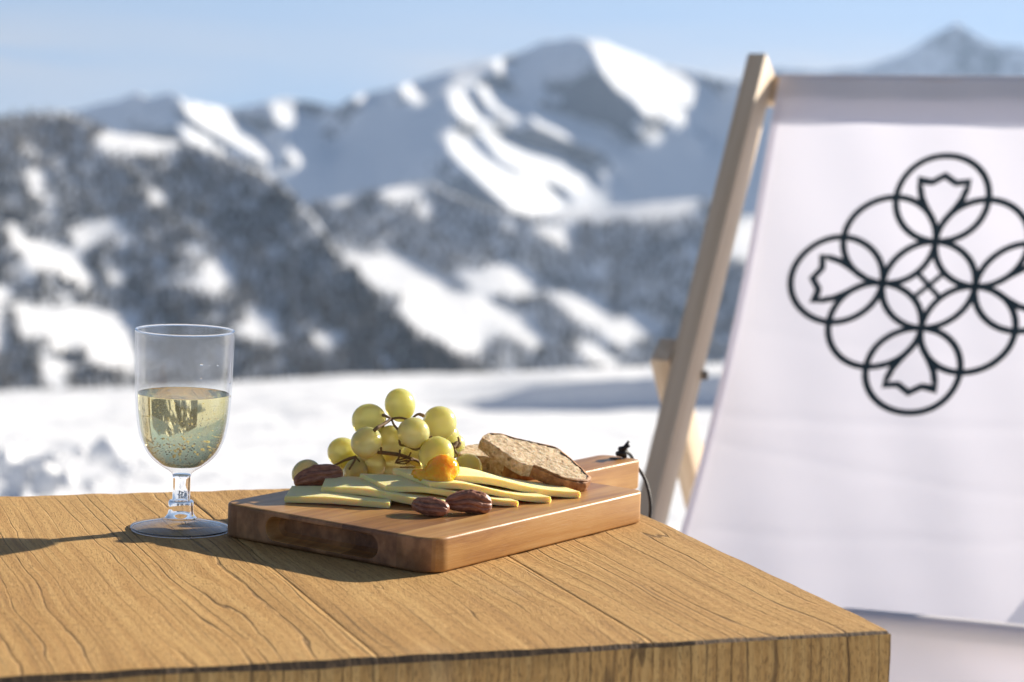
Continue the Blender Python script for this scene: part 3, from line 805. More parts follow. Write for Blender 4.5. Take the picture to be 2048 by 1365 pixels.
# ------------------------------------------------------------------ cutting board
BA = 0.96569
BN = np.array([-0.04302, 1.41791])
bw_, bl_, bt_ = 0.1726, 0.246, 0.022
av = np.array([math.cos(BA), math.sin(BA)]); bv_ = np.array([-math.sin(BA), math.cos(BA)])
ZB = ZT + bt_ + 0.0006          # top of the board
def cutting_board():
    root = empty('cutting_board', (BN[0], BN[1], ZT + 0.0006), BA)
    tag(root, 'brown wooden cutting board with finger groove and short handle on the table', 'cutting board')
    def rounded(x0, x1, y0, y1, rads, n=10):
        pts = []
        for (cx, cy, a0, rr) in ((x1, y0, -90, rads[1]), (x1, y1, 0, rads[2]), (x0, y1, 90, rads[3]), (x0, y0, 180, rads[0])):
            sx = -1 if cx == x1 else 1; sy = -1 if cy == y1 else 1
            ox, oy = cx + sx * rr, cy + sy * rr
            for i in range(n + 1):
                t = R(a0 + 90 * i / n)
                pts.append((ox + rr * math.cos(t), oy + rr * math.sin(t)))
        return pts
    def slab(pts, h, bev):
        bm = bmesh.new()
        vs_ = [bm.verts.new((x, y, 0)) for x, y in pts]
        f = bm.faces.new(vs_)
        ex = bmesh.ops.extrude_face_region(bm, geom=[f])
        for v in [g for g in ex['geom'] if isinstance(g, bmesh.types.BMVert)]: v.co.z += h
        bmesh.ops.recalc_face_normals(bm, faces=bm.faces)
        eg = [e for e in bm.edges if abs(e.verts[0].co.z - e.verts[1].co.z) < 1e-6]
        bmesh.ops.bevel(bm, geom=eg, offset=bev, segments=4, affect='EDGES', profile=0.5)
        return bm
    bm = slab(rounded(0, bl_, 0, bw_, (0.016, 0.009, 0.009, 0.011)), bt_, 0.0020)
    body = bmobj('board_body', bm, M['board'], root)
    # finger groove routed into the near end
    bm = bmesh.new()
    yc0, yc1, rr, dep = 0.0505, 0.1265, 0.0075, 0.011
    prof = []
    for s, yc in ((-1, yc0), (1, yc1)):
        for i in range(17):
            t = R(-90 + 180 * i / 16) if s > 0 else R(90 + 180 * i / 16)
            prof.append((yc + rr * math.cos(t), 0.0108 + rr * math.sin(t)))
    rows = []
    for x, shr in ((-0.004, 1.10), (0.0, 1.06), (0.0007, 1.01), (0.0018, 1.0), (0.007, 0.99), (0.0115, 0.86), (0.0140, 0.55)):
        ring = []
        for (y, z) in prof:
            cyy = min(max(y, yc0), yc1)
            ring.append(bm.verts.new((x, cyy + (y - cyy) * shr, 0.0108 + (z - 0.0108) * shr)))
        rows.append(ring)
    for a_, b_ in zip(rows[:-1], rows[1:]):
        for i in range(len(prof)):
            j = (i + 1) % len(prof)
            bm.faces.new((a_[i], a_[j], b_[j], b_[i]))
    bm.faces.new(rows[0][::-1]); bm.faces.new(rows[-1])
    bmesh.ops.recalc_face_normals(bm, faces=bm.faces)
    me = bpy.data.meshes.new('cutter'); bm.to_mesh(me); bm.free()
    cut = bpy.data.objects.new('cutter', me); COL.objects.link(cut); cut.parent = root
    md = body.modifiers.new('groove', 'BOOLEAN'); md.operation = 'DIFFERENCE'; md.object = cut; md.solver = 'EXACT'
    bpy.context.view_layer.update()
    dg = bpy.context.evaluated_depsgraph_get()
    nm = bpy.data.meshes.new_from_object(body.evaluated_get(dg))
    body.modifiers.clear(); body.data = nm
    if not nm.materials: nm.materials.append(M['board'])
    bpy.data.objects.remove(cut)
    nm.polygons.foreach_set('use_smooth', [True] * len(nm.polygons)); nm.set_sharp_from_angle(angle=R(32))
    # handle, left solid where the cord goes through
    hy0, hy1 = 0.0738, 0.1085
    pts = []
    for x, y in ((bl_ - 0.0005, hy0 - 0.004),): pts.append((x, y))
    pts += [(bl_ + 0.010, hy0), (bl_ + 0.1085, hy0)]
    for i in range(9):
        t = R(-90 + 90 * i / 8); pts.append((bl_ + 0.1085 + 0.005 * math.cos(t), hy0 + 0.005 + 0.005 * math.sin(t)))
    for i in range(9):
        t = R(90 * i / 8); pts.append((bl_ + 0.1045 + 0.009 * math.cos(t), hy1 - 0.009 + 0.009 * math.sin(t)))
    pts += [(bl_ + 0.010, hy1), (bl_ - 0.0005, hy1 + 0.004)]
    hb = slab(pts, bt_ - 0.0004, 0.0012)
    h = bmobj('handle', hb, M['board'], root); angle_smooth(h, 32)
    lathe('hole_shade_disc', [(0.0045, 0.0), (0.0045, 0.0003)], M['cord'], root, 24, True, True).location = (bl_ + 0.102, 0.090, bt_ - 0.0003)  # flat black disc stands in for the shade inside a hole
    return root
cutting_board()
def BW(a_, b_, z=0.0):
    p = BN + av * a_ + bv_ * b_
    return np.array([p[0], p[1], ZB + z])

# leather cord through the handle
def cord():
    root = empty('leather_cord', BW(bl_ + 0.102, 0.090))
    tag(root, 'black leather cord knotted through the end of the board handle', 'cord')
    L0 = np.array(root.location)
    k = G(1241, 917, ZB)
    def loc(p): return np.asarray(p) - L0
    # knot: a tight coil
    kp = []
    for i in range(46):
        t = i / 45
        ang = t * 3.4 * math.pi
        kp.append(loc(k) + np.array([math.cos(ang) * (0.0030 - 0.0008 * t), math.sin(ang) * 0.0030, 0.0016 + t * 0.0062]) + np.array([0.0022 * t, 0, 0]))
    V, F = tube_mesh(kp, 0.0020, 10); mesh('knot', V, F, M['cord'], root)
    e = kp[-1]
    for dx, dy, dz in ((0.0042, 0.001, 0.0055), (0.0046, -0.001, 0.0028)):
        V, F = tube_mesh([e + np.array([-.0015, 0, -.002]), e + np.array([dx * .5, dy, dz * .45]), e + np.array([dx, dy * 2, dz])], [0.0015, 0.0013, 0.0010], 8)
        mesh('cord_end', V, F, M['cord'], root)
    Yk = k[1]
    pts = [loc(k) + [0.001, 0.001, 0.004], loc(D(1254, 906, Yk + .004)), loc(D(1262, 912, Yk + .012)), loc(D(1270, 928, Yk + .02)), loc(D(1281, 943, Yk + .022)), loc(D(1292, 965, Yk + .018)), loc(D(1299, 992, Yk + .012)),
           loc(D(1301, 1020, Yk + .008)), loc(D(1296, 1050, Yk + .006)), loc(D(1280, 1068, Yk + .008)), loc(D(1255, 1062, Yk + .012)), loc(D(1243, 1030, Yk + .012)), loc(D(1240, 990, Yk + .006)), loc(D(1241, 962, Yk + .002))]
    V, F = tube_mesh(spline(pts, 6), 0.00135, 8); mesh('cord_loop', V, F, M['cord'], root)
cord()

# ------------------------------------------------------------------ wine glass
GP = G(361, 1058, ZT)
def wine_glass():
    root = empty('wine_glass', (GP[0], GP[1], ZT))
    tag(root, 'clear plastic stemmed glass half full of sparkling white wine left of the board', 'glass')
    mm = 0.001
    outer = [(32.3, 131.6), (32.2, 120), (31.8, 105), (31.4, 92), (30.9, 82), (30.2, 74), (28.9, 66), (27.2, 59.5), (24.6, 53.5), (21.2, 48.6), (17.0, 44.6), (12.8, 41.6), (9.0, 39.2), (6.8, 37.4), (6.2, 36.0)]
    wall = 1.25
    inner = [(32.3 - wall, 131.6)] + [(max(r - wall, 0.01), z + (0.0 if z > 60 else wall * (60 - z) / 30)) for r, z in outer[1:12]] + [(5.5, 42.5), (0.01, 41.9)]
    so = spline([np.array(p) for p in outer], 5); si = spline([np.array(p) for p in inner], 5)
    rim = [(32.3 - wall / 2 + wall / 2 * math.cos(t), 131.6 + wall / 2 * math.sin(t)) for t in np.linspace(math.pi, 0, 9)][1:-1]
    prof = [tuple(p) for p in si[::-1]] + rim + [tuple(p) for p in so]
    lathe('bowl', [(r * mm, z * mm) for r, z in prof], M['thin'], root, 112)
    st = [(0.01, 36.6), (5.6, 36.5), (6.1, 36.0), (5.85, 34), (5.75, 28), (5.8, 20.2), (6.2, 19.6)]
    lathe('stem', [(r * mm, z * mm) for r, z in st] + [(0.0062, 0.0192), (0.00001, 0.0192)], M['stem_clear'], root, 56)
    col = [(0.01, 19.0), (7.6, 19.0), (8.2, 18.4), (8.4, 15), (8.7, 10.5), (9.6, 8.6), (10.6, 7.9), (10.6, 7.2), (0.01, 7.2)]
    lathe('collar', [(r * mm, z * mm) for r, z in col], M['stem_clear'], root, 56)
    ft = [(0.01, 6.9), (10.4, 6.9), (14, 5.9), (20, 4.5), (27, 3.0), (31.4, 2.0), (32.4, 1.4), (32.6, 0.8), (32.2, 0.2), (31.2, 0.1), (28, 1.0), (20, 2.8), (10, 4.6), (0.01, 5.0)]
    lathe('foot', [(r * mm, z * mm) for r, z in ft], M['thin'], root, 112)
    lathe('foot_rim', [(r * mm, z * mm) for r, z in ((31.9, 0.06), (33.0, 0.2), (33.1, 1.2), (32.5, 1.75), (31.9, 1.75), (31.9, 0.06))], M['solid'], root, 112)
    V, F = tube_mesh([((32.3 - wall / 2) * mm * math.cos(t), (32.3 - wall / 2) * mm * math.sin(t), 131.7 * mm) for t in np.linspace(0, 2 * math.pi, 97)], 0.00078, 12, False)
    mesh('lip', V, F, M['solid'], root)
    # condensation and splash drops on the outside
    r2 = np.random.default_rng(4)
    spots = [(-62, 113, 1.1), (-62, 104, .7), (-40, 112, .6), (-30, 116, .4), (-52, 112.5, .45), (-118, 108, .35), (-12, 99, .8), (-9, 90, .7), (-88, 118, .3), (-100, 96, .35), (-72, 98, .3), (-150, 103, .4)]
    for a_, z, s in spots:
        bm = bmesh.new(); bmesh.ops.create_uvsphere(bm, u_segments=12, v_segments=8, radius=s * mm)
        rr = np.interp(z, [92, 105, 120, 131], [31.4, 31.8, 32.2, 32.3]) * mm
        for v in bm.verts: v.co.z *= 0.8
        bmobj('droplet', bm, M['water'], root, loc=(rr * math.cos(R(a_)), rr * math.sin(R(a_)), z * mm))
    # wine
    wz = 89.8
    wi = [(max(r - 0.30, 0.01), z + 0.1) for r, z in si if z < wz]
    wp = [(max(r, 0.01) * mm, z * mm) for r, z in wi[::-1]]
    re = wi[0][0]
    top = [((re - 0.0) * mm, (wz + 0.5) * mm), ((re - 0.35) * mm, (wz + 0.22) * mm), ((re - 1.0) * mm, (wz + 0.06) * mm), ((re - 2.2) * mm, wz * mm), (0.00001, wz * mm)]
    wine = lathe('sparkling_wine', wp + top, M['wine'], None, 112)
    wine.location = root.location
    tag(wine, 'pale gold sparkling wine with bubbles inside the stemmed glass', 'wine')
    # bubbles clinging to the wall between wine and plastic: small domed caps
    K = 8
    ring = np.array([(math.cos(t), math.sin(t)) for t in np.arange(K) * 2 * math.pi / K])
    fan = np.array([[i, (i + 1) % K, K] for i in range(K)])
    V, F = [], []
    zs = np.array([p[1] for p in wi[::-1]]); rs = np.array([p[0] for p in wi[::-1]])
    for n in range(2600):
        z = 43.5 + (wz - 45.0) * r2.random() ** 1.25
        rmax = np.interp(z, zs, rs); slope = (np.interp(z + 0.5, zs, rs) - np.interp(z - 0.5, zs, rs))
        s = r2.choice([0.15, 0.22, 0.32, 0.46], p=[.35, .35, .2, .1]) * (1.25 if z < 64 else 0.8)
        t = r2.uniform(0, 2 * math.pi)
        nr = np.array([math.cos(t), math.sin(t), -slope]); nr /= np.linalg.norm(nr)
        t1 = np.array([-math.sin(t), math.cos(t), 0]); t2 = np.cross(nr, t1)
        c = np.array([rmax * math.cos(t), rmax * math.sin(t), z]) + nr * 0.05
        v_ = [c + (t1 * q[0] + t2 * q[1]) * s for q in ring] + [c + nr * 0.16]
        F.append(fan + len(V) * (K + 1)); V.append(np.array(v_) * mm)
    b = mesh('bubbles', np.concatenate(V), np.concatenate(F), M['fizz'], wine)
    tag(b, kind='stuff')
wine_glass()

# ------------------------------------------------------------------ cheese slices, draped one over the other
HG = 0.001
hx0, hy0_ = -0.17, 1.48
HW, HH = 300, 190
top_h = np.full((HH, HW), ZB)
def hsamp(x, y):
    i = np.clip(((x - hx0) / HG).round().astype(int), 0, HW - 1); j = np.clip(((y - hy0_) / HG).round().astype(int), 0, HH - 1)
    return top_h[j, i]
def cheese(FL, FR, width, th, label, back_ang, prof, lift, nl=44, nw=24, curl=0.0, bulge=0.0):
    FL = np.asarray(FL); FR = np.asarray(FR)
    L = np.linalg.norm(FR - FL); d = (FR - FL) / L
    ca, sa = math.cos(R(90 + back_ang)), math.sin(R(90 + back_ang))
    bdir = np.array([d[0] * ca - d[1] * sa, d[0] * sa + d[1] * ca])
    u = np.linspace(0, 1, nl); v = np.linspace(0, 1, nw)
    U, Vv = np.meshgrid(u, v)
    X = FL[0] + d[0] * L * U + bdir[0] * width * Vv; Y = FL[1] + d[1] * L * U + bdir[1] * width * Vv
    sup = hsamp(X, Y)
    # also look around for hard edges
    for dx, dy in ((.0012, 0), (-.0012, 0), (0, .0012), (0, -.0012)):
        sup = np.maximum(sup, hsamp(X + dx, Y + dy))
    # a bending slice resting on the ones before it: height of its underside along the length
    zc = spline([np.array([x_, z_]) for x_, z_ in prof], 12)
    Z = ZB + np.interp(U, zc[:, 0], zc[:, 1]) + lift * Vv * (1 - U) ** 0.7
    Z = Z + 0.00015 + curl * np.clip(1 - U / 0.3, 0, 1) ** 2 + bulge * np.sin(np.pi * np.clip(U, 0, 1)) * (1 - Vv) * 0
    r2 = np.random.default_rng(int(abs(FL[0]) * 1e5))
    tilt = 0.00025 * np.sin(U * 7 + r2.uniform(0, 6))
    # top and bottom with soft arrises
    bmv = []
    ed = 0.0005
    Vt = np.stack([X, Y, Z + th + tilt], -1); Vb = np.stack([X, Y, Z], -1)
    jit = 0.0003 * (r2.random((nw, nl)) - 0.5)
    Vt[..., 2] += jit * 0.4
    idx = np.arange(nl * nw).reshape(nw, nl)
    V = np.concatenate([Vt.reshape(-1, 3), Vb.reshape(-1, 3)]); off = nl * nw
    F = [tuple(q) for q in np.stack([idx[:-1, :-1], idx[:-1, 1:], idx[1:, 1:], idx[1:, :-1]], -1).reshape(-1, 4)]
    F += [tuple(q[::-1] + off) for q in np.stack([idx[:-1, :-1], idx[:-1, 1:], idx[1:, 1:], idx[1:, :-1]], -1).reshape(-1, 4)]
    loop = list(idx[0, :]) + list(idx[1:, -1]) + list(idx[-1, ::-1][1:]) + list(idx[::-1, 0][1:-1])
    n = len(loop)
    # side wall with a mid row for roughness
    m0 = len(V)
    cen = V[:off].mean(0)
    mid = []
    for k in loop:
        p = (V[k] * 0.5 + V[k + off] * 0.5); o = p - cen; o[2] = 0; o /= np.linalg.norm(o)
        mid.append(p + o * (0.0003 + 0.0004 * r2.random()))
    V = np.concatenate([V, np.array(mid)])
    for i in range(n):
        j = (i + 1) % n
        F.append((loop[j], loop[i], m0 + i, m0 + j)); F.append((m0 + j, m0 + i, loop[i] + off, loop[j] + off))
    c0 = np.array([X.mean(), Y.mean(), Z.min()])
    o = mesh('cheese_slice', V - c0, F, M['cheese'], None, True, loc=c0)
    angle_smooth(o, 50)
    tag(o, label, 'cheese', 'cheese slices fanned out on the board')
    # record its top
    uu, vv2 = np.meshgrid(np.linspace(0, 1, 400), np.linspace(0, 1, 260))
    xi = FL[0] + d[0] * L * uu + bdir[0] * width * vv2; yi = FL[1] + d[1] * L * uu + bdir[1] * width * vv2
    ju = uu * (nl - 1); jv = vv2 * (nw - 1)
    a0 = np.clip(ju.astype(int), 0, nl - 2); b0 = np.clip(jv.astype(int), 0, nw - 2); fa = ju - a0; fb = jv - b0
    zt = (Z[b0, a0] * (1 - fa) + Z[b0, a0 + 1] * fa) * (1 - fb) + (Z[b0 + 1, a0] * (1 - fa) + Z[b0 + 1, a0 + 1] * fa) * fb + th + 0.0003
    i = np.clip(((xi - hx0) / HG).round().astype(int), 0, HW - 1); j = np.clip(((yi - hy0_) / HG).round().astype(int), 0, HH - 1)
    np.maximum.at(top_h, (j, i), zt)
    return o
cheese((-0.1440, 1.521), (-0.0755, 1.5150), 0.040, 0.0043, 'lowest cheese slice at the left end of the fan under the lone pecan', 4, [(0, .0002), (.4, .0010), (.75, .0005), (1, 0)], 0.0)
cheese((-0.1215, 1.5375), (-0.0400, 1.5165), 0.034, 0.0048, 'second cheese slice from the left, ending behind the two pecans', 14, [(0, .0042), (.35, .0052), (.7, .0020), (1, 0)], 0.0015)
cheese((-0.0785, 1.5303), (0.0080, 1.5392), 0.036, 0.0040, 'middle cheese slice of the fan, its right tip lowest', 26.5, [(0, .0080), (.3, .0080), (.65, .0030), (.85, .0006), (1, 0)], 0.0025)
cheese((-0.0500, 1.5345), (0.0297, 1.5572), 0.041, 0.0040, 'fourth cheese slice from the left, just under the jam', 24, [(0, .0110), (.3, .0095), (.65, .0034), (.85, .0008), (1, 0)], 0.003)
cheese((-0.0360, 1.5493), (0.0499, 1.5802), 0.034, 0.0044, 'rightmost cheese slice of the fan beside the bread', 12, [(0, .0136), (.3, .0105), (.6, .0042), (.85, .0010), (1, 0)], 0.002)

# ------------------------------------------------------------------ pecans
def pecan(name_label, px, py, length, yaw, tilt=(0, 0, 0), flip=False, z=None, seed=1):
    r2 = np.random.default_rng(seed)
    nu, nv = 80, 84
    V, F = [], []
    FUR = [(math.pi / 2, 0.20, 0.42), (math.pi / 2 + 0.72, 0.10, 0.17), (math.pi / 2 - 0.80, 0.11, 0.13), (math.pi / 2 + 1.45, 0.08, 0.06), (-1.1, 0.10, 0.09), (-2.1, 0.08, 0.06)]
    for i in range(nu + 1):
        t = math.pi * i / nu
        x = -math.cos(t)
        prof = math.sin(t) ** 0.72 * (1 + 0.12 * x)
        for j in range(nv):
            a = 2 * math.pi * j / nv
            cy_, cz_ = math.cos(a), math.sin(a)
            ry = 0.50 * prof; rz = 0.40 * prof
            # a deep cleft between two lobes, meandering furrows along the back and sides
            ta = a + 0.10 * math.sin(4.2 * x + seed) * math.sin(t)
            k = 1.0
            for ac, wd_, am_ in FUR:
                da = (ta - ac + math.pi) % (2 * math.pi) - math.pi
                k -= am_ * math.exp(-(da / wd_) ** 2) * math.sin(t) ** 0.4
            k += 0.16 * (float(fbm(np.array(x * 3.0 + seed * 3 + 20), np.array(math.cos(a) * 2.4 + math.sin(a) * 1.7 + 20), 4, 0.62))) * math.sin(t) ** 0.6
            y = cy_ * ry * k; z_ = cz_ * rz * k * (0.72 if cz_ < 0 else 1.0)
            z_ += 0.07 * (1 - x * x) - 0.05
            y += 0.05 * math.sin(x * 2.2 + seed)
            V.append((x * length / 2, y * length * 0.5, z_ * length * 0.55))
    for i in range(nu):
        for j in range(nv):
            k = (j + 1) % nv
            F.append((i * nv + j, i * nv + k, (i + 1) * nv + k, (i + 1) * nv + j))
    V = np.array(V)
    rotm = Matrix.Rotation(R(yaw), 3, 'Z') @ Matrix.Rotation(R(tilt[1]), 3, 'Y') @ Matrix.Rotation(R(tilt[0] + (180 if flip else 0)), 3, 'X')
    V = V @ np.array(rotm).T
    p = G(px, py, z if z is not None else ZB)
    zlow = V[:, 2].min()
    # rest on whatever is underneath
    sup = hsamp(V[:, 0] + p[0], V[:, 1] + p[1])
    lift = (sup - V[:, 2])[V[:, 2] < zlow + 0.004].max() if z is None else (sup - V[:, 2]).max()
    c = np.array([p[0], p[1], lift if z is None else np.quantile((sup - V[:, 2]), 0.93)])
    o = mesh('pecan_half', V, F, M['pecan'], None, True, loc=c - np.array([0, 0, 0.0004]))
    tag(o, name_label, 'pecan', 'pecan halves on the board')
    return o
pecan('dark pecan half leaning on the left end of the cheese in front of a grape', 636, 968, 0.0335, 14, (35, -14, 0), False, ZB + 0.005, 3)
pecan('smaller wrinkled pecan half, left of the two at the front of the board', 859, 1030, 0.0265, -28, (38, 4, 0), False, None, 5)
pecan('longer smooth pecan half, right of the two at the front of the board', 937, 1026, 0.0305, 10, (62, 2, 0), False, None, 8)

# ------------------------------------------------------------------ jam
def jam():
    r2 = np.random.default_rng(12)
    c = D(874, 944, 1.560)
    parts = [(D(881, 942, 1.552), .0100), (D(893, 931, 1.554), .0076), (D(871, 957, 1.546), .0082), (D(856, 957, 1.546), .0066), (D(842, 951, 1.549), .0052), (D(830, 948, 1.551), .0040), (D(903, 942, 1.552), .0060), (D(886, 962, 1.545), .0072), (D(905, 930, 1.554), .0044)]
    mb = bpy.data.metaballs.new('jam_meta'); mb.resolution = 0.0011; mb.threshold = 0.25
    ob = bpy.data.objects.new('jam_meta', mb); COL.objects.link(ob)
    for p, r_ in parts:
        e = mb.elements.new(); e.co = (p - c) * 1.0; e.radius = r_ * 1.36
    bpy.context.view_layer.update()
    dg = bpy.context.evaluated_depsgraph_get()
    me = bpy.data.meshes.new_from_object(ob.evaluated_get(dg))
    bpy.data.objects.remove(ob)
    n = len(me.vertices)
    co = np.zeros(n * 3); me.vertices.foreach_get('co', co); co = co.reshape(-1, 3)
    no = np.zeros(n * 3); me.vertices.foreach_get('normal', no); no = no.reshape(-1, 3)
    q = co * 330
    wob = np.sin(q[:, 0] * 1.1 + 1) * np.sin(q[:, 1] * 1.3 + 2) * np.sin(q[:, 2] * 1.2) + 0.6 * np.sin(q[:, 0] * 2.3) * np.sin(q[:, 2] * 2.6 + 1)
    co = co + no * (wob * 0.0009)[:, None]
    me.vertices.foreach_set('co', co.ravel())
    me.materials.clear()
    o = link('jam_dollop', me, M['jam'], None, True, loc=c)
    tag(o, 'glossy orange dollop of fruit jam on the cheese in front of the grapes', 'jam')
jam()

# ------------------------------------------------------------------ grapes
def grapes():
    data = [(800,811,31,1.615),(738,841,32,1.610),(733,885,29.5,1.585),(827,866,30.5,1.585),(879,846,32,1.612),(873,910,35,1.580),(688,907,30,1.618),
            (741,929,30,1.604),(613,947,27,1.577),(782,882,29,1.607),(783,930,29,1.6217),(712,944,25,1.5955),(889,876,29,1.635),(836,905,27,1.622),(822,934,26,1.6335),(936,938,28,1.628),(905,893,24,1.66),(808,902,28,1.642),(757,906,28,1.638),(852,928,27,1.648),(700,936,25,1.628)]
    dirs = {0:(.25,.1,-1),1:(.8,-.2,.35),2:(.65,-.3,.75),3:(-.7,-.3,.2),4:(-.9,-.2,.35),5:(.3,.2,.7),6:(.6,-.2,-.3),7:(-.4,-.2,.8),8:(.6,-.4,.5)}
    root = empty('grape_bunch', BW(0.13, 0.14))
    tag(root, 'small bunch of yellow green grapes with brown stalks behind the cheese', 'grapes')
    L0 = np.array(root.location)
    bm = bmesh.new(); bmesh.ops.create_uvsphere(bm, u_segments=36, v_segments=24, radius=1.0)
    for v in bm.verts:
        z = v.co.z
        v.co.x *= 1 - 0.03 * z; v.co.y *= 1 - 0.03 * z
        if z > 0.93: v.co.z -= (z - 0.93) * 0.9
    me = bpy.data.meshes.new('grape'); bm.to_mesh(me); bm.free()
    me.materials.append(M['grape']); me.polygons.foreach_set('use_smooth', [True] * len(me.polygons))
    C = []
    r2 = np.random.default_rng(5)
    for i, (x, y, rp, Y) in enumerate(data):
        p = D(x, y, Y); r_ = rp * 1.035 * Y / FPX
        p[2] = max(p[2], ZB + r_ * 0.97)
        o = bpy.data.objects.new('grape', me); COL.objects.link(o); o.parent = root
        d = Vector(dirs.get(i, tuple(r2.normal(size=3)))).normalized()
        o.location = p - L0; o.rotation_mode = 'QUATERNION'
        o.rotation_quaternion = d.to_track_quat('Z', 'Y')
        q_ = 0.97 + 0.05 * r2.random(); o.scale = (r_ * q_, r_ * q_ * (0.97 + 0.05 * r2.random()), r_ * (1.04 + 0.09 * r2.random()))
        C.append((p, r_, d))
    # stalks
    V, F = [], []
    def stalk(pts, rad):
        rad = [x * (0.72 + 0.22 * r2.random()) for x in rad] if hasattr(rad, '__len__') else rad * 0.75
        a, b = tube_mesh(spline([np.asarray(p) - L0 for p in pts], 5), rad, 7)
        n0 = len(V); V.extend(a); F.extend([tuple(n0 + k for k in f) for f in b])
    def cap(i): 
        p, r_, d = C[i]; return p + np.array(d) * r_ * 0.97
    def taper(n, a, b): return list(np.linspace(a, b, n))
    j1 = D(783, 838, 1.592)
    stalk([cap(1), D(770, 832, 1.592), j1], taper(11, .0016, .0010)); stalk([j1, D(800, 836, 1.59), D(815, 839, 1.585)], taper(11, .0011, .0008))
    stalk([j1, D(772, 846, 1.585), D(756, 855, 1.577), D(748, 862, 1.575)], taper(16, .0013, .0016)); stalk([j1, D(788, 850, 1.588), D(796, 860, 1.585)], taper(11, .0009, .0011))
    stalk([D(766, 848, 1.583), D(766, 855, 1.583)], .0010)
    stalk([D(823, 838, 1.592), D(836, 829, 1.594), D(848, 832, 1.596)], taper(11, .0008, .0017))
    stalk([D(756, 905, 1.582), D(778, 907, 1.586), D(806, 912, 1.59), D(842, 925, 1.60)], taper(16, .0017, .0014))
    stalk([D(762, 905, 1.582), D(762, 896, 1.580)], .0011)
    stalk([D(664, 934, 1.594), D(690, 921, 1.589), D(712, 914, 1.585)], taper(11, .0009, .0014)); stalk([D(712, 914, 1.585), D(708, 924, 1.584), D(698, 940, 1.582)], taper(11, .0011, .0007))
    stalk([D(660, 930, 1.594), D(664, 934, 1.594)], .0012); stalk([D(712, 916, 1.585), D(720, 924, 1.583)], .0008)
    stalk([D(799, 880, 1.588), D(801, 890, 1.590), D(815, 893, 1.592), D(830, 900, 1.596), D(842, 896, 1.60)], taper(21, .0010, .0009))
    stalk([D(800, 900, 1.587), D(798, 915, 1.585), D(793, 925, 1.584), D(812, 922, 1.588), D(826, 921, 1.59)], taper(21, .0009, .0006))
    stalk([D(790, 926, 1.585), D(810, 928, 1.587), D(824, 919, 1.59)], .0006); stalk([D(792, 922, 1.586), D(815, 915, 1.59), D(822, 905, 1.592)], .0007); stalk([D(800, 935, 1.588), D(830, 934, 1.592)], .0006)
    stalk([D(856, 880, 1.590), D(862, 874, 1.586), D(868, 880, 1.585)], taper(11, .0012, .0008))
    stalk([D(905, 896, 1.607), D(912, 888, 1.61), D(918, 884, 1.612), D(916, 874, 1.612)], taper(16, .0026, .0007)); stalk([D(903, 890, 1.608), D(914, 893, 1.61), D(919, 885, 1.612)], .0022); stalk([D(908, 900, 1.605), D(914, 908, 1.604)], .0012)
    mesh('stalk', V, F, M['stem'], root)
grapes()

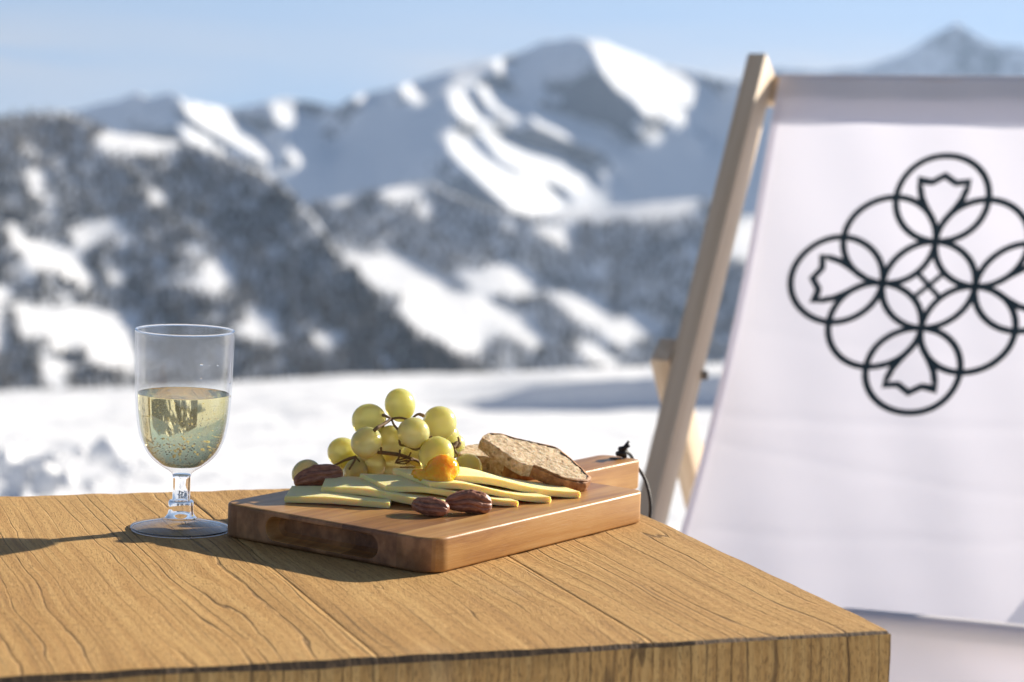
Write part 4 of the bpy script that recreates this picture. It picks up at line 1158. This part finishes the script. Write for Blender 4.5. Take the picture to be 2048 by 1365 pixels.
# ------------------------------------------------------------------ bread
def bread(label, plane_pts, outline, thick, crust_fn, seed):
    A, B, C_ = [D(x, y, Y) for x, y, Y in plane_pts]
    n = np.cross(B - A, C_ - A); n /= np.linalg.norm(n)
    if n[2] < 0: n = -n
    def onpl(x, y):
        d = ray(x, y); s = ((A - CAMP) @ n) / (d @ n); return CAMP + d * s
    O = np.array([onpl(x, y) for x, y in outline])
    # even resample of the closed outline, tagging each point with its source segment
    seg = np.linalg.norm(np.roll(O, -1, 0) - O, axis=1); cum = np.concatenate([[0], np.cumsum(seg)])
    m = 150
    s = np.linspace(0, cum[-1], m, endpoint=False)
    k = np.searchsorted(cum, s, side='right') - 1
    Q = O[k] + (np.roll(O, -1, 0)[k] - O[k]) * ((s - cum[k]) / seg[k])[:, None]
    for _ in range(3): Q = 0.5 * Q + 0.25 * (np.roll(Q, 1, 0) + np.roll(Q, -1, 0))
    crusty = np.array([crust_fn(kk) for kk in k])
    cen = Q.mean(0)
    r2 = np.random.default_rng(seed)
    e1 = (B - A) / np.linalg.norm(B - A); e2 = np.cross(n, e1)
    def nz(P, f, o=4):
        return fbm((P - cen) @ e1 * f + 40 + seed, (P - cen) @ e2 * f + 40 + ((P - cen) @ n) * f * 1.3, o, 0.6)
    rings = [1.0, 0.985, 0.95, 0.9, 0.82, 0.72, 0.6, 0.46, 0.3, 0.14]
    root = empty('bread_slice', cen - n * thick)
    tag(root, label, 'bread', 'slices of grainy brown bread')
    L0 = np.array(root.location)
    def disc(off, sgn):
        V, F = [], []
        for r_ in rings:
            P = cen + (Q - cen) * r_
            h = (nz(P, 130, 3) * 0.0011 + nz(P, 330, 2) * 0.0006) * min(1.0, r_ / 0.4)
            if r_ > 0.99: h = h * 0.3 - 0.0004
            V += list(P + n * (off + sgn * h)[:, None])
        V.append(cen + n * off)
        for a_ in range(len(rings) - 1):
            for i in range(m):
                j = (i + 1) % m
                f = (a_ * m + i, a_ * m + j, (a_ + 1) * m + j, (a_ + 1) * m + i)
                F.append(f if sgn > 0 else f[::-1])
        for i in range(m):
            f = ((len(rings) - 1) * m + i, (len(rings) - 1) * m + (i + 1) % m, m * len(rings)); F.append(f if sgn > 0 else f[::-1])
        return V, F
    V, F = disc(0.0, 1); V2, F2 = disc(-thick, -1)
    n0 = len(V); V += V2; F += [tuple(n0 + q for q in f) for f in F2]
    # side walls
    rows = 9
    out = Q - cen; out /= np.linalg.norm(out, axis=1)[:, None]
    side = []
    for r_ in range(rows):
        t = r_ / (rows - 1)
        P = Q - n * (thick * t)
        h = nz(P + n * 0.01, 240) * 0.0011 + nz(P, 800, 3) * 0.0007
        bul = 0.0007 * math.sin(math.pi * t)
        side.append(P + out * (h * (0.3 if r_ in (0, rows - 1) else 1) + bul + 0.0001)[:, None] - n * (0.0002 * (1 - 2 * t)))
    side = np.array(side)
    def wall(sel):
        Vw = list(side.reshape(-1, 3)); Fw = []
        for r_ in range(rows - 1):
            for i in range(m):
                if crusty[i] != sel: continue
                j = (i + 1) % m
                Fw.append((r_ * m + j, r_ * m + i, (r_ + 1) * m + i, (r_ + 1) * m + j))
        return Vw, Fw
    Vw, Fw = wall(False)
    n0 = len(V); V += Vw; F += [tuple(n0 + q for q in f) for f in Fw]
    def clean(name, V, F, mat):
        bm = bmesh.new(); vs_ = [bm.verts.new(np.asarray(v) - L0) for v in V]
        for f in F: bm.faces.new([vs_[q] for q in f])
        bmesh.ops.delete(bm, geom=[v for v in bm.verts if not v.link_faces], context='VERTS')
        me = bpy.data.meshes.new(name); bm.to_mesh(me); bm.free()
        link(name, me, mat, root, True)
    clean('crumb', V, F, M['crumb'])
    Vw, Fw = wall(True)
    # crust shows a little on the faces too: a rolled lip
    lip0 = len(Vw)
    inner = cen + (Q - cen) * (0.950 + 0.035 * nz(Q, 160))[:, None]
    Vw += list(inner + n * (0.0007 + 0.0006 * nz(inner, 300))[:, None])
    edge2 = len(Vw); Vw += list(side[0] + n * 0.0006)
    for i in range(m):
        j = (i + 1) % m
        if crusty[i]:
            Fw.append((edge2 + j, lip0 + j, lip0 + i, edge2 + i)[::-1]); Fw.append((j, edge2 + j, edge2 + i, i)[::-1])
    clean('crust', Vw, Fw, M['crust'])
bread('lower bread slice, mostly tucked under the other slice beside the grapes', [(917, 905, 1.650), (1040, 945, 1.640), (990, 887, 1.690)],
      [(916, 908), (926, 893), (950, 888), (990, 887), (1030, 893), (1080, 915), (1100, 945), (1062, 948), (1035, 944), (1010, 930), (985, 916), (950, 908), (930, 912)], 0.0130,
      lambda k: k in (5, 6, 7, 8), 3)
bread('upper bread slice with dark crust, leaning down to the right onto the board', [(968, 880, 1.618), (1160, 963, 1.602), (1110, 898, 1.648)],
      [(963, 874), (975, 867), (1003, 868), (1030, 877), (1080, 888), (1112, 895), (1137, 914), (1165, 939), (1183, 957), (1176, 964), (1150, 962), (1125, 957), (1095, 944), (1068, 932), (1048, 929), (1030, 919), (1010, 905), (985, 890)], 0.0088,
      lambda k: not (k >= 13 or k == 0), 6)

# ------------------------------------------------------------------ deck chair
def deck_chair():
    Ew = CAMP + (lambda d: d / (d @ _f) * 2.69)(ray(1854, 563))
    e = np.array([0.916, -0.40, 0.028]); e /= np.linalg.norm(e)
    k = np.array([0, 0, 1.0]); k = k - e * (k @ e); k /= np.linalg.norm(k)
    fd = np.cross(k, e); fd = -fd if fd[1] > 0 else fd
    lean = R(30)
    Lc = 0.274
    T = Ew + Lc * (k * math.cos(lean) - fd * math.sin(lean))        # middle of the top rail
    gz = T[2]                                                       # its height over the snow
    root = empty('deck_chair', (T[0] + fd[0] * 0.3, T[1] + fd[1] * 0.3, 0.0))
    tag(root, 'wooden deck chair with white canvas sling and dark ornament, right of the table', 'chair')
    L0 = np.array(root.location)
    def W(lat, s, z):           # lateral, forward, height relative to the top rail
        return T + e * lat + fd * s + k * z - L0
    cur = spline([(0.0, 0.0), (0.068, -0.119), (0.137, -0.2373), (0.232, -0.372), (0.335, -0.50), (0.425, -0.59), (0.505, -0.622), (0.560, -0.590), (0.600, -0.525)], 16)
    seg = np.linalg.norm(np.diff(cur, axis=0), axis=1); arc = np.concatenate([[0], np.cumsum(seg)]); LT = arc[-1]
    HWd = 0.223
    def curve(L):
        return np.interp(L, arc, cur[:, 0]), np.interp(L, arc, cur[:, 1])
    tan = np.gradient(cur, arc, axis=0)
    def S(lat, L, off=0.0):     # canvas surface; off towards the sitter
        s, z = curve(L); ts = np.interp(L, arc, tan[:, 0]); tz = np.interp(L, arc, tan[:, 1])
        nrm = math.hypot(ts, tz); ns, nz_ = -tz / nrm, ts / nrm
        sag = 0.012 * math.sin(math.pi * min(max(L / LT, 0), 1)) * (1 - (lat / HWd) ** 2)
        wr = 0.0016 * math.sin(lat * 21 + L * 7) * math.sin(L * 17 + lat * 3) + 0.0009 * math.sin(lat * 55 - L * 23)
        for lc, sl, am_ in ((0.36, 0.05, 0.0004), (0.455, -0.04, 0.0007), (0.52, 0.10, 0.0005), (0.60, -0.06, 0.0006)):
            wr += am_ * math.exp(-((L - lc - sl * lat) / 0.006) ** 2)
        wr += 0.0022 * math.sin(lat * 34 + 1.2) * min(1.0, max(0.0, (L - 0.42) / 0.2))
        ed = 0.006 * math.sin(math.pi * min(max(L / LT, 0), 1))     # sides pulled in a little
        latw = lat * (1 - ed * 4 / (2 * HWd) * 0.5)
        o = off - sag + wr
        return W(latw, s + ns * o, z + nz_ * o)
    def sheet(name, l0, l1, a0, a1, off, nl, na, parent):
        V = [S(l, a, off) for a in np.linspace(a0, a1, na) for l in np.linspace(l0, l1, nl)]
        F = [(j * nl + i, j * nl + i + 1, (j + 1) * nl + i + 1, (j + 1) * nl + i) for j in range(na - 1) for i in range(nl - 1)]
        return mesh(name, V, F, M['canvas'], parent)
    HR = HWd + 0.036
    cv = sheet('canvas', -HWd, HR, 0.010, LT, 0.0, 52, 150, root)
    # the cloth goes over the top rail and down its back, stitched to itself below
    V, nl = [], 40
    lp = [(0.0, 0.0)] + [(-0.0135 + 0.0135 * math.cos(R(a_)), 0.0125 * math.sin(R(a_))) for a_ in np.linspace(15, 180, 14)] + [(-0.027, -0.012), (-0.0265, -0.026), (-0.020, -0.036), (-0.010, -0.046), (-0.004, -0.053), (-0.0022, -0.058)]
    d_up = np.array([-cur[1][0] + cur[0][0], cur[0][1] - cur[1][1]]); d_up /= np.linalg.norm(d_up)
    for (o_, h_) in lp:
        h_ = h_ - 0.010
        for l in np.linspace(-HWd, HR, nl):
            s_, z_ = h_ * -abs(d_up[0]) + o_ * d_up[1], h_ * d_up[1] + o_ * abs(d_up[0])
            V.append(W(l, s_, z_))
    F = [(j * nl + i, j * nl + i + 1, (j + 1) * nl + i + 1, (j + 1) * nl + i) for j in range(len(lp) - 1) for i in range(nl - 1)]
    mesh('top_hem', V, F, M['canvas'], cv)
    for s_ in (-1, 1):
        w_ = HWd if s_ < 0 else HR
        sheet('side_hem', s_ * w_, s_ * (w_ - 0.010), 0.004, LT - 0.004, -0.0015, 4, 120, cv)
    # front hem: cloth turned round the front rail and stitched back under the seat
    V, na, nl = [], 44, 40
    hp = np.array([(0, -.001, -.002), (.06, .006, .0055), (.14, .016, .0060), (.2, .024, .0025), (.25, .0262, -.003), (.32, .0255, -.011), (.45, .016, -.030), (.65, -.006, -.065), (1, -.05, -.140)])
    s1, z1 = cur[-1]
    for t in np.linspace(0, 1, na):
        for l in np.linspace(-HWd, HR, nl):
            ps, pz = np.interp(t, hp[:, 0], hp[:, 1]), np.interp(t, hp[:, 0], hp[:, 2])
            V.append(W(l, s1 + ps, z1 + pz + 0.0015 * math.sin(l * 9)))
    F = [(j * nl + i, j * nl + i + 1, (j + 1) * nl + i + 1, (j + 1) * nl + i) for j in range(na - 1) for i in range(nl - 1)]
    mesh('front_hem', V, F, M['canvas'], cv)
    # printed ornament: nine interlaced circles, four tulips and a lattice
    Ru = 0.0548
    V, F = [], []
    def stroke(pts, wd=0.145, closed=False):
        pts = np.array(pts, float)
        n = len(pts); n0 = len(V)
        for i in range(n):
            a_ = pts[(i - 1) % n] if (closed or i > 0) else pts[i]; b_ = pts[(i + 1) % n] if (closed or i < n - 1) else pts[i]
            d = b_ - a_; d /= np.linalg.norm(d); nn = np.array([-d[1], d[0]])
            sc_ = 1.0
            if (closed or 0 < i < n - 1):
                d1 = pts[i] - pts[(i - 1) % n]; d1 /= np.linalg.norm(d1); sc_ = min(1.6, 1 / max(0.4, abs(d1 @ d)))
            for sg in (-1, 1):
                q = pts[i] + nn * sg * wd / 2 * sc_
                V.append(S(q[0] * Ru, Lc - q[1] * Ru, 0.0011))
        for i in range(n if closed else n - 1):
            j = (i + 1) % n
            F.append((n0 + 2 * i, n0 + 2 * i + 1, n0 + 2 * j + 1, n0 + 2 * j))
    for cx, cy_ in ((0, 0), (1, 1), (1, -1), (-1, 1), (-1, -1), (0, 2), (0, -2), (2, 0), (-2, 0)):
        stroke([(cx + math.cos(t), cy_ + math.sin(t)) for t in np.linspace(0, 2 * math.pi, 72, endpoint=False)], closed=True)
    for r_ in range(4):
        c_, s_ = math.cos(r_ * math.pi / 2), math.sin(r_ * math.pi / 2)
        tul = [(0, 1.22), (-0.14, 1.50), (-0.32, 1.78), (-0.44, 2.0), (-0.50, 2.22), (-0.53, 2.40), (-0.25, 2.36), (0, 2.53), (0.25, 2.36), (0.53, 2.40), (0.50, 2.22), (0.44, 2.0), (0.32, 1.78), (0.14, 1.50)]
        stroke([(x * c_ - y * s_, x * s_ + y * c_) for x, y in tul], closed=True)
    h = 0.33
    stroke([(-h, -h), (-h * .3, -h * .3), (h * .3, h * .3), (h, h)], 0.115); stroke([(-h, h), (-h * .3, h * .3), (h * .3, -h * .3), (h, -h)], 0.115)
    tag(mesh('emblem', V, F, M['print'], cv), 'dark teal ornament of interlaced circles and tulips')
    # frames
    lx = HWd + 0.020
    bm_ = M['beech']
    for sg in (-1, 1):
        lx = HWd + 0.020 + (0.036 if sg > 0 else 0)
        beam('back_rail', W(sg * lx, 0.011, 0.009), W(sg * lx, 0.671, -gz + 0.012), e, 0.024, 0.046, bm_, root)
        beam('seat_rail', W(sg * (lx - 0.030) if False else sg * (lx + 0.028), 0.615, -0.515), W(sg * (lx + 0.028), -0.30, -gz + 0.03), e, 0.022, 0.044, bm_, root)
        beam('prop_leg', W(sg * (lx + 0.027), 0.262, -0.318), W(sg * (lx + 0.027), -0.085, -gz + 0.10), e, 0.024, 0.040, bm_, root)
        bm = bmesh.new(); bmesh.ops.create_cone(bm, cap_ends=True, segments=16, radius1=0.0055, radius2=0.0055, depth=0.006)
        b = bmobj('bolt', bm, M['steel'], root, loc=W(sg * (lx - 0.0135), 0.238, -0.348)); b.rotation_euler = Vector(e).to_track_quat('Z', 'Y').to_euler(); angle_smooth(b)
    cen = (-0.0135 * d_up[1] + 0.020 * abs(d_up[0]), -0.0135 * abs(d_up[0]) - 0.020 * d_up[1])
    beam('top_rail', W(-lx + 0.011, *cen), W(lx + 0.036, *cen), fd * d_up[1] + k * abs(d_up[0]), 0.020, 0.036, bm_, root, 0.005)
    lx = HWd + 0.02
    beam('front_rail', W(-lx - 0.03, s1 + 0.0120, z1 - 0.0045), W(lx + 0.07, s1 + 0.0120, z1 - 0.0045), fd, 0.021, 0.015, bm_, root, 0.004)
    beam('cross_bar', W(-lx - 0.03, -0.085, -gz + 0.105), W(lx + 0.03, -0.085, -gz + 0.105), fd, 0.018, 0.030, bm_, root)
    beam('foot_bar', W(-lx, 0.60, -gz + 0.09), W(lx, 0.60, -gz + 0.09), fd, 0.018, 0.030, bm_, root)
deck_chair()
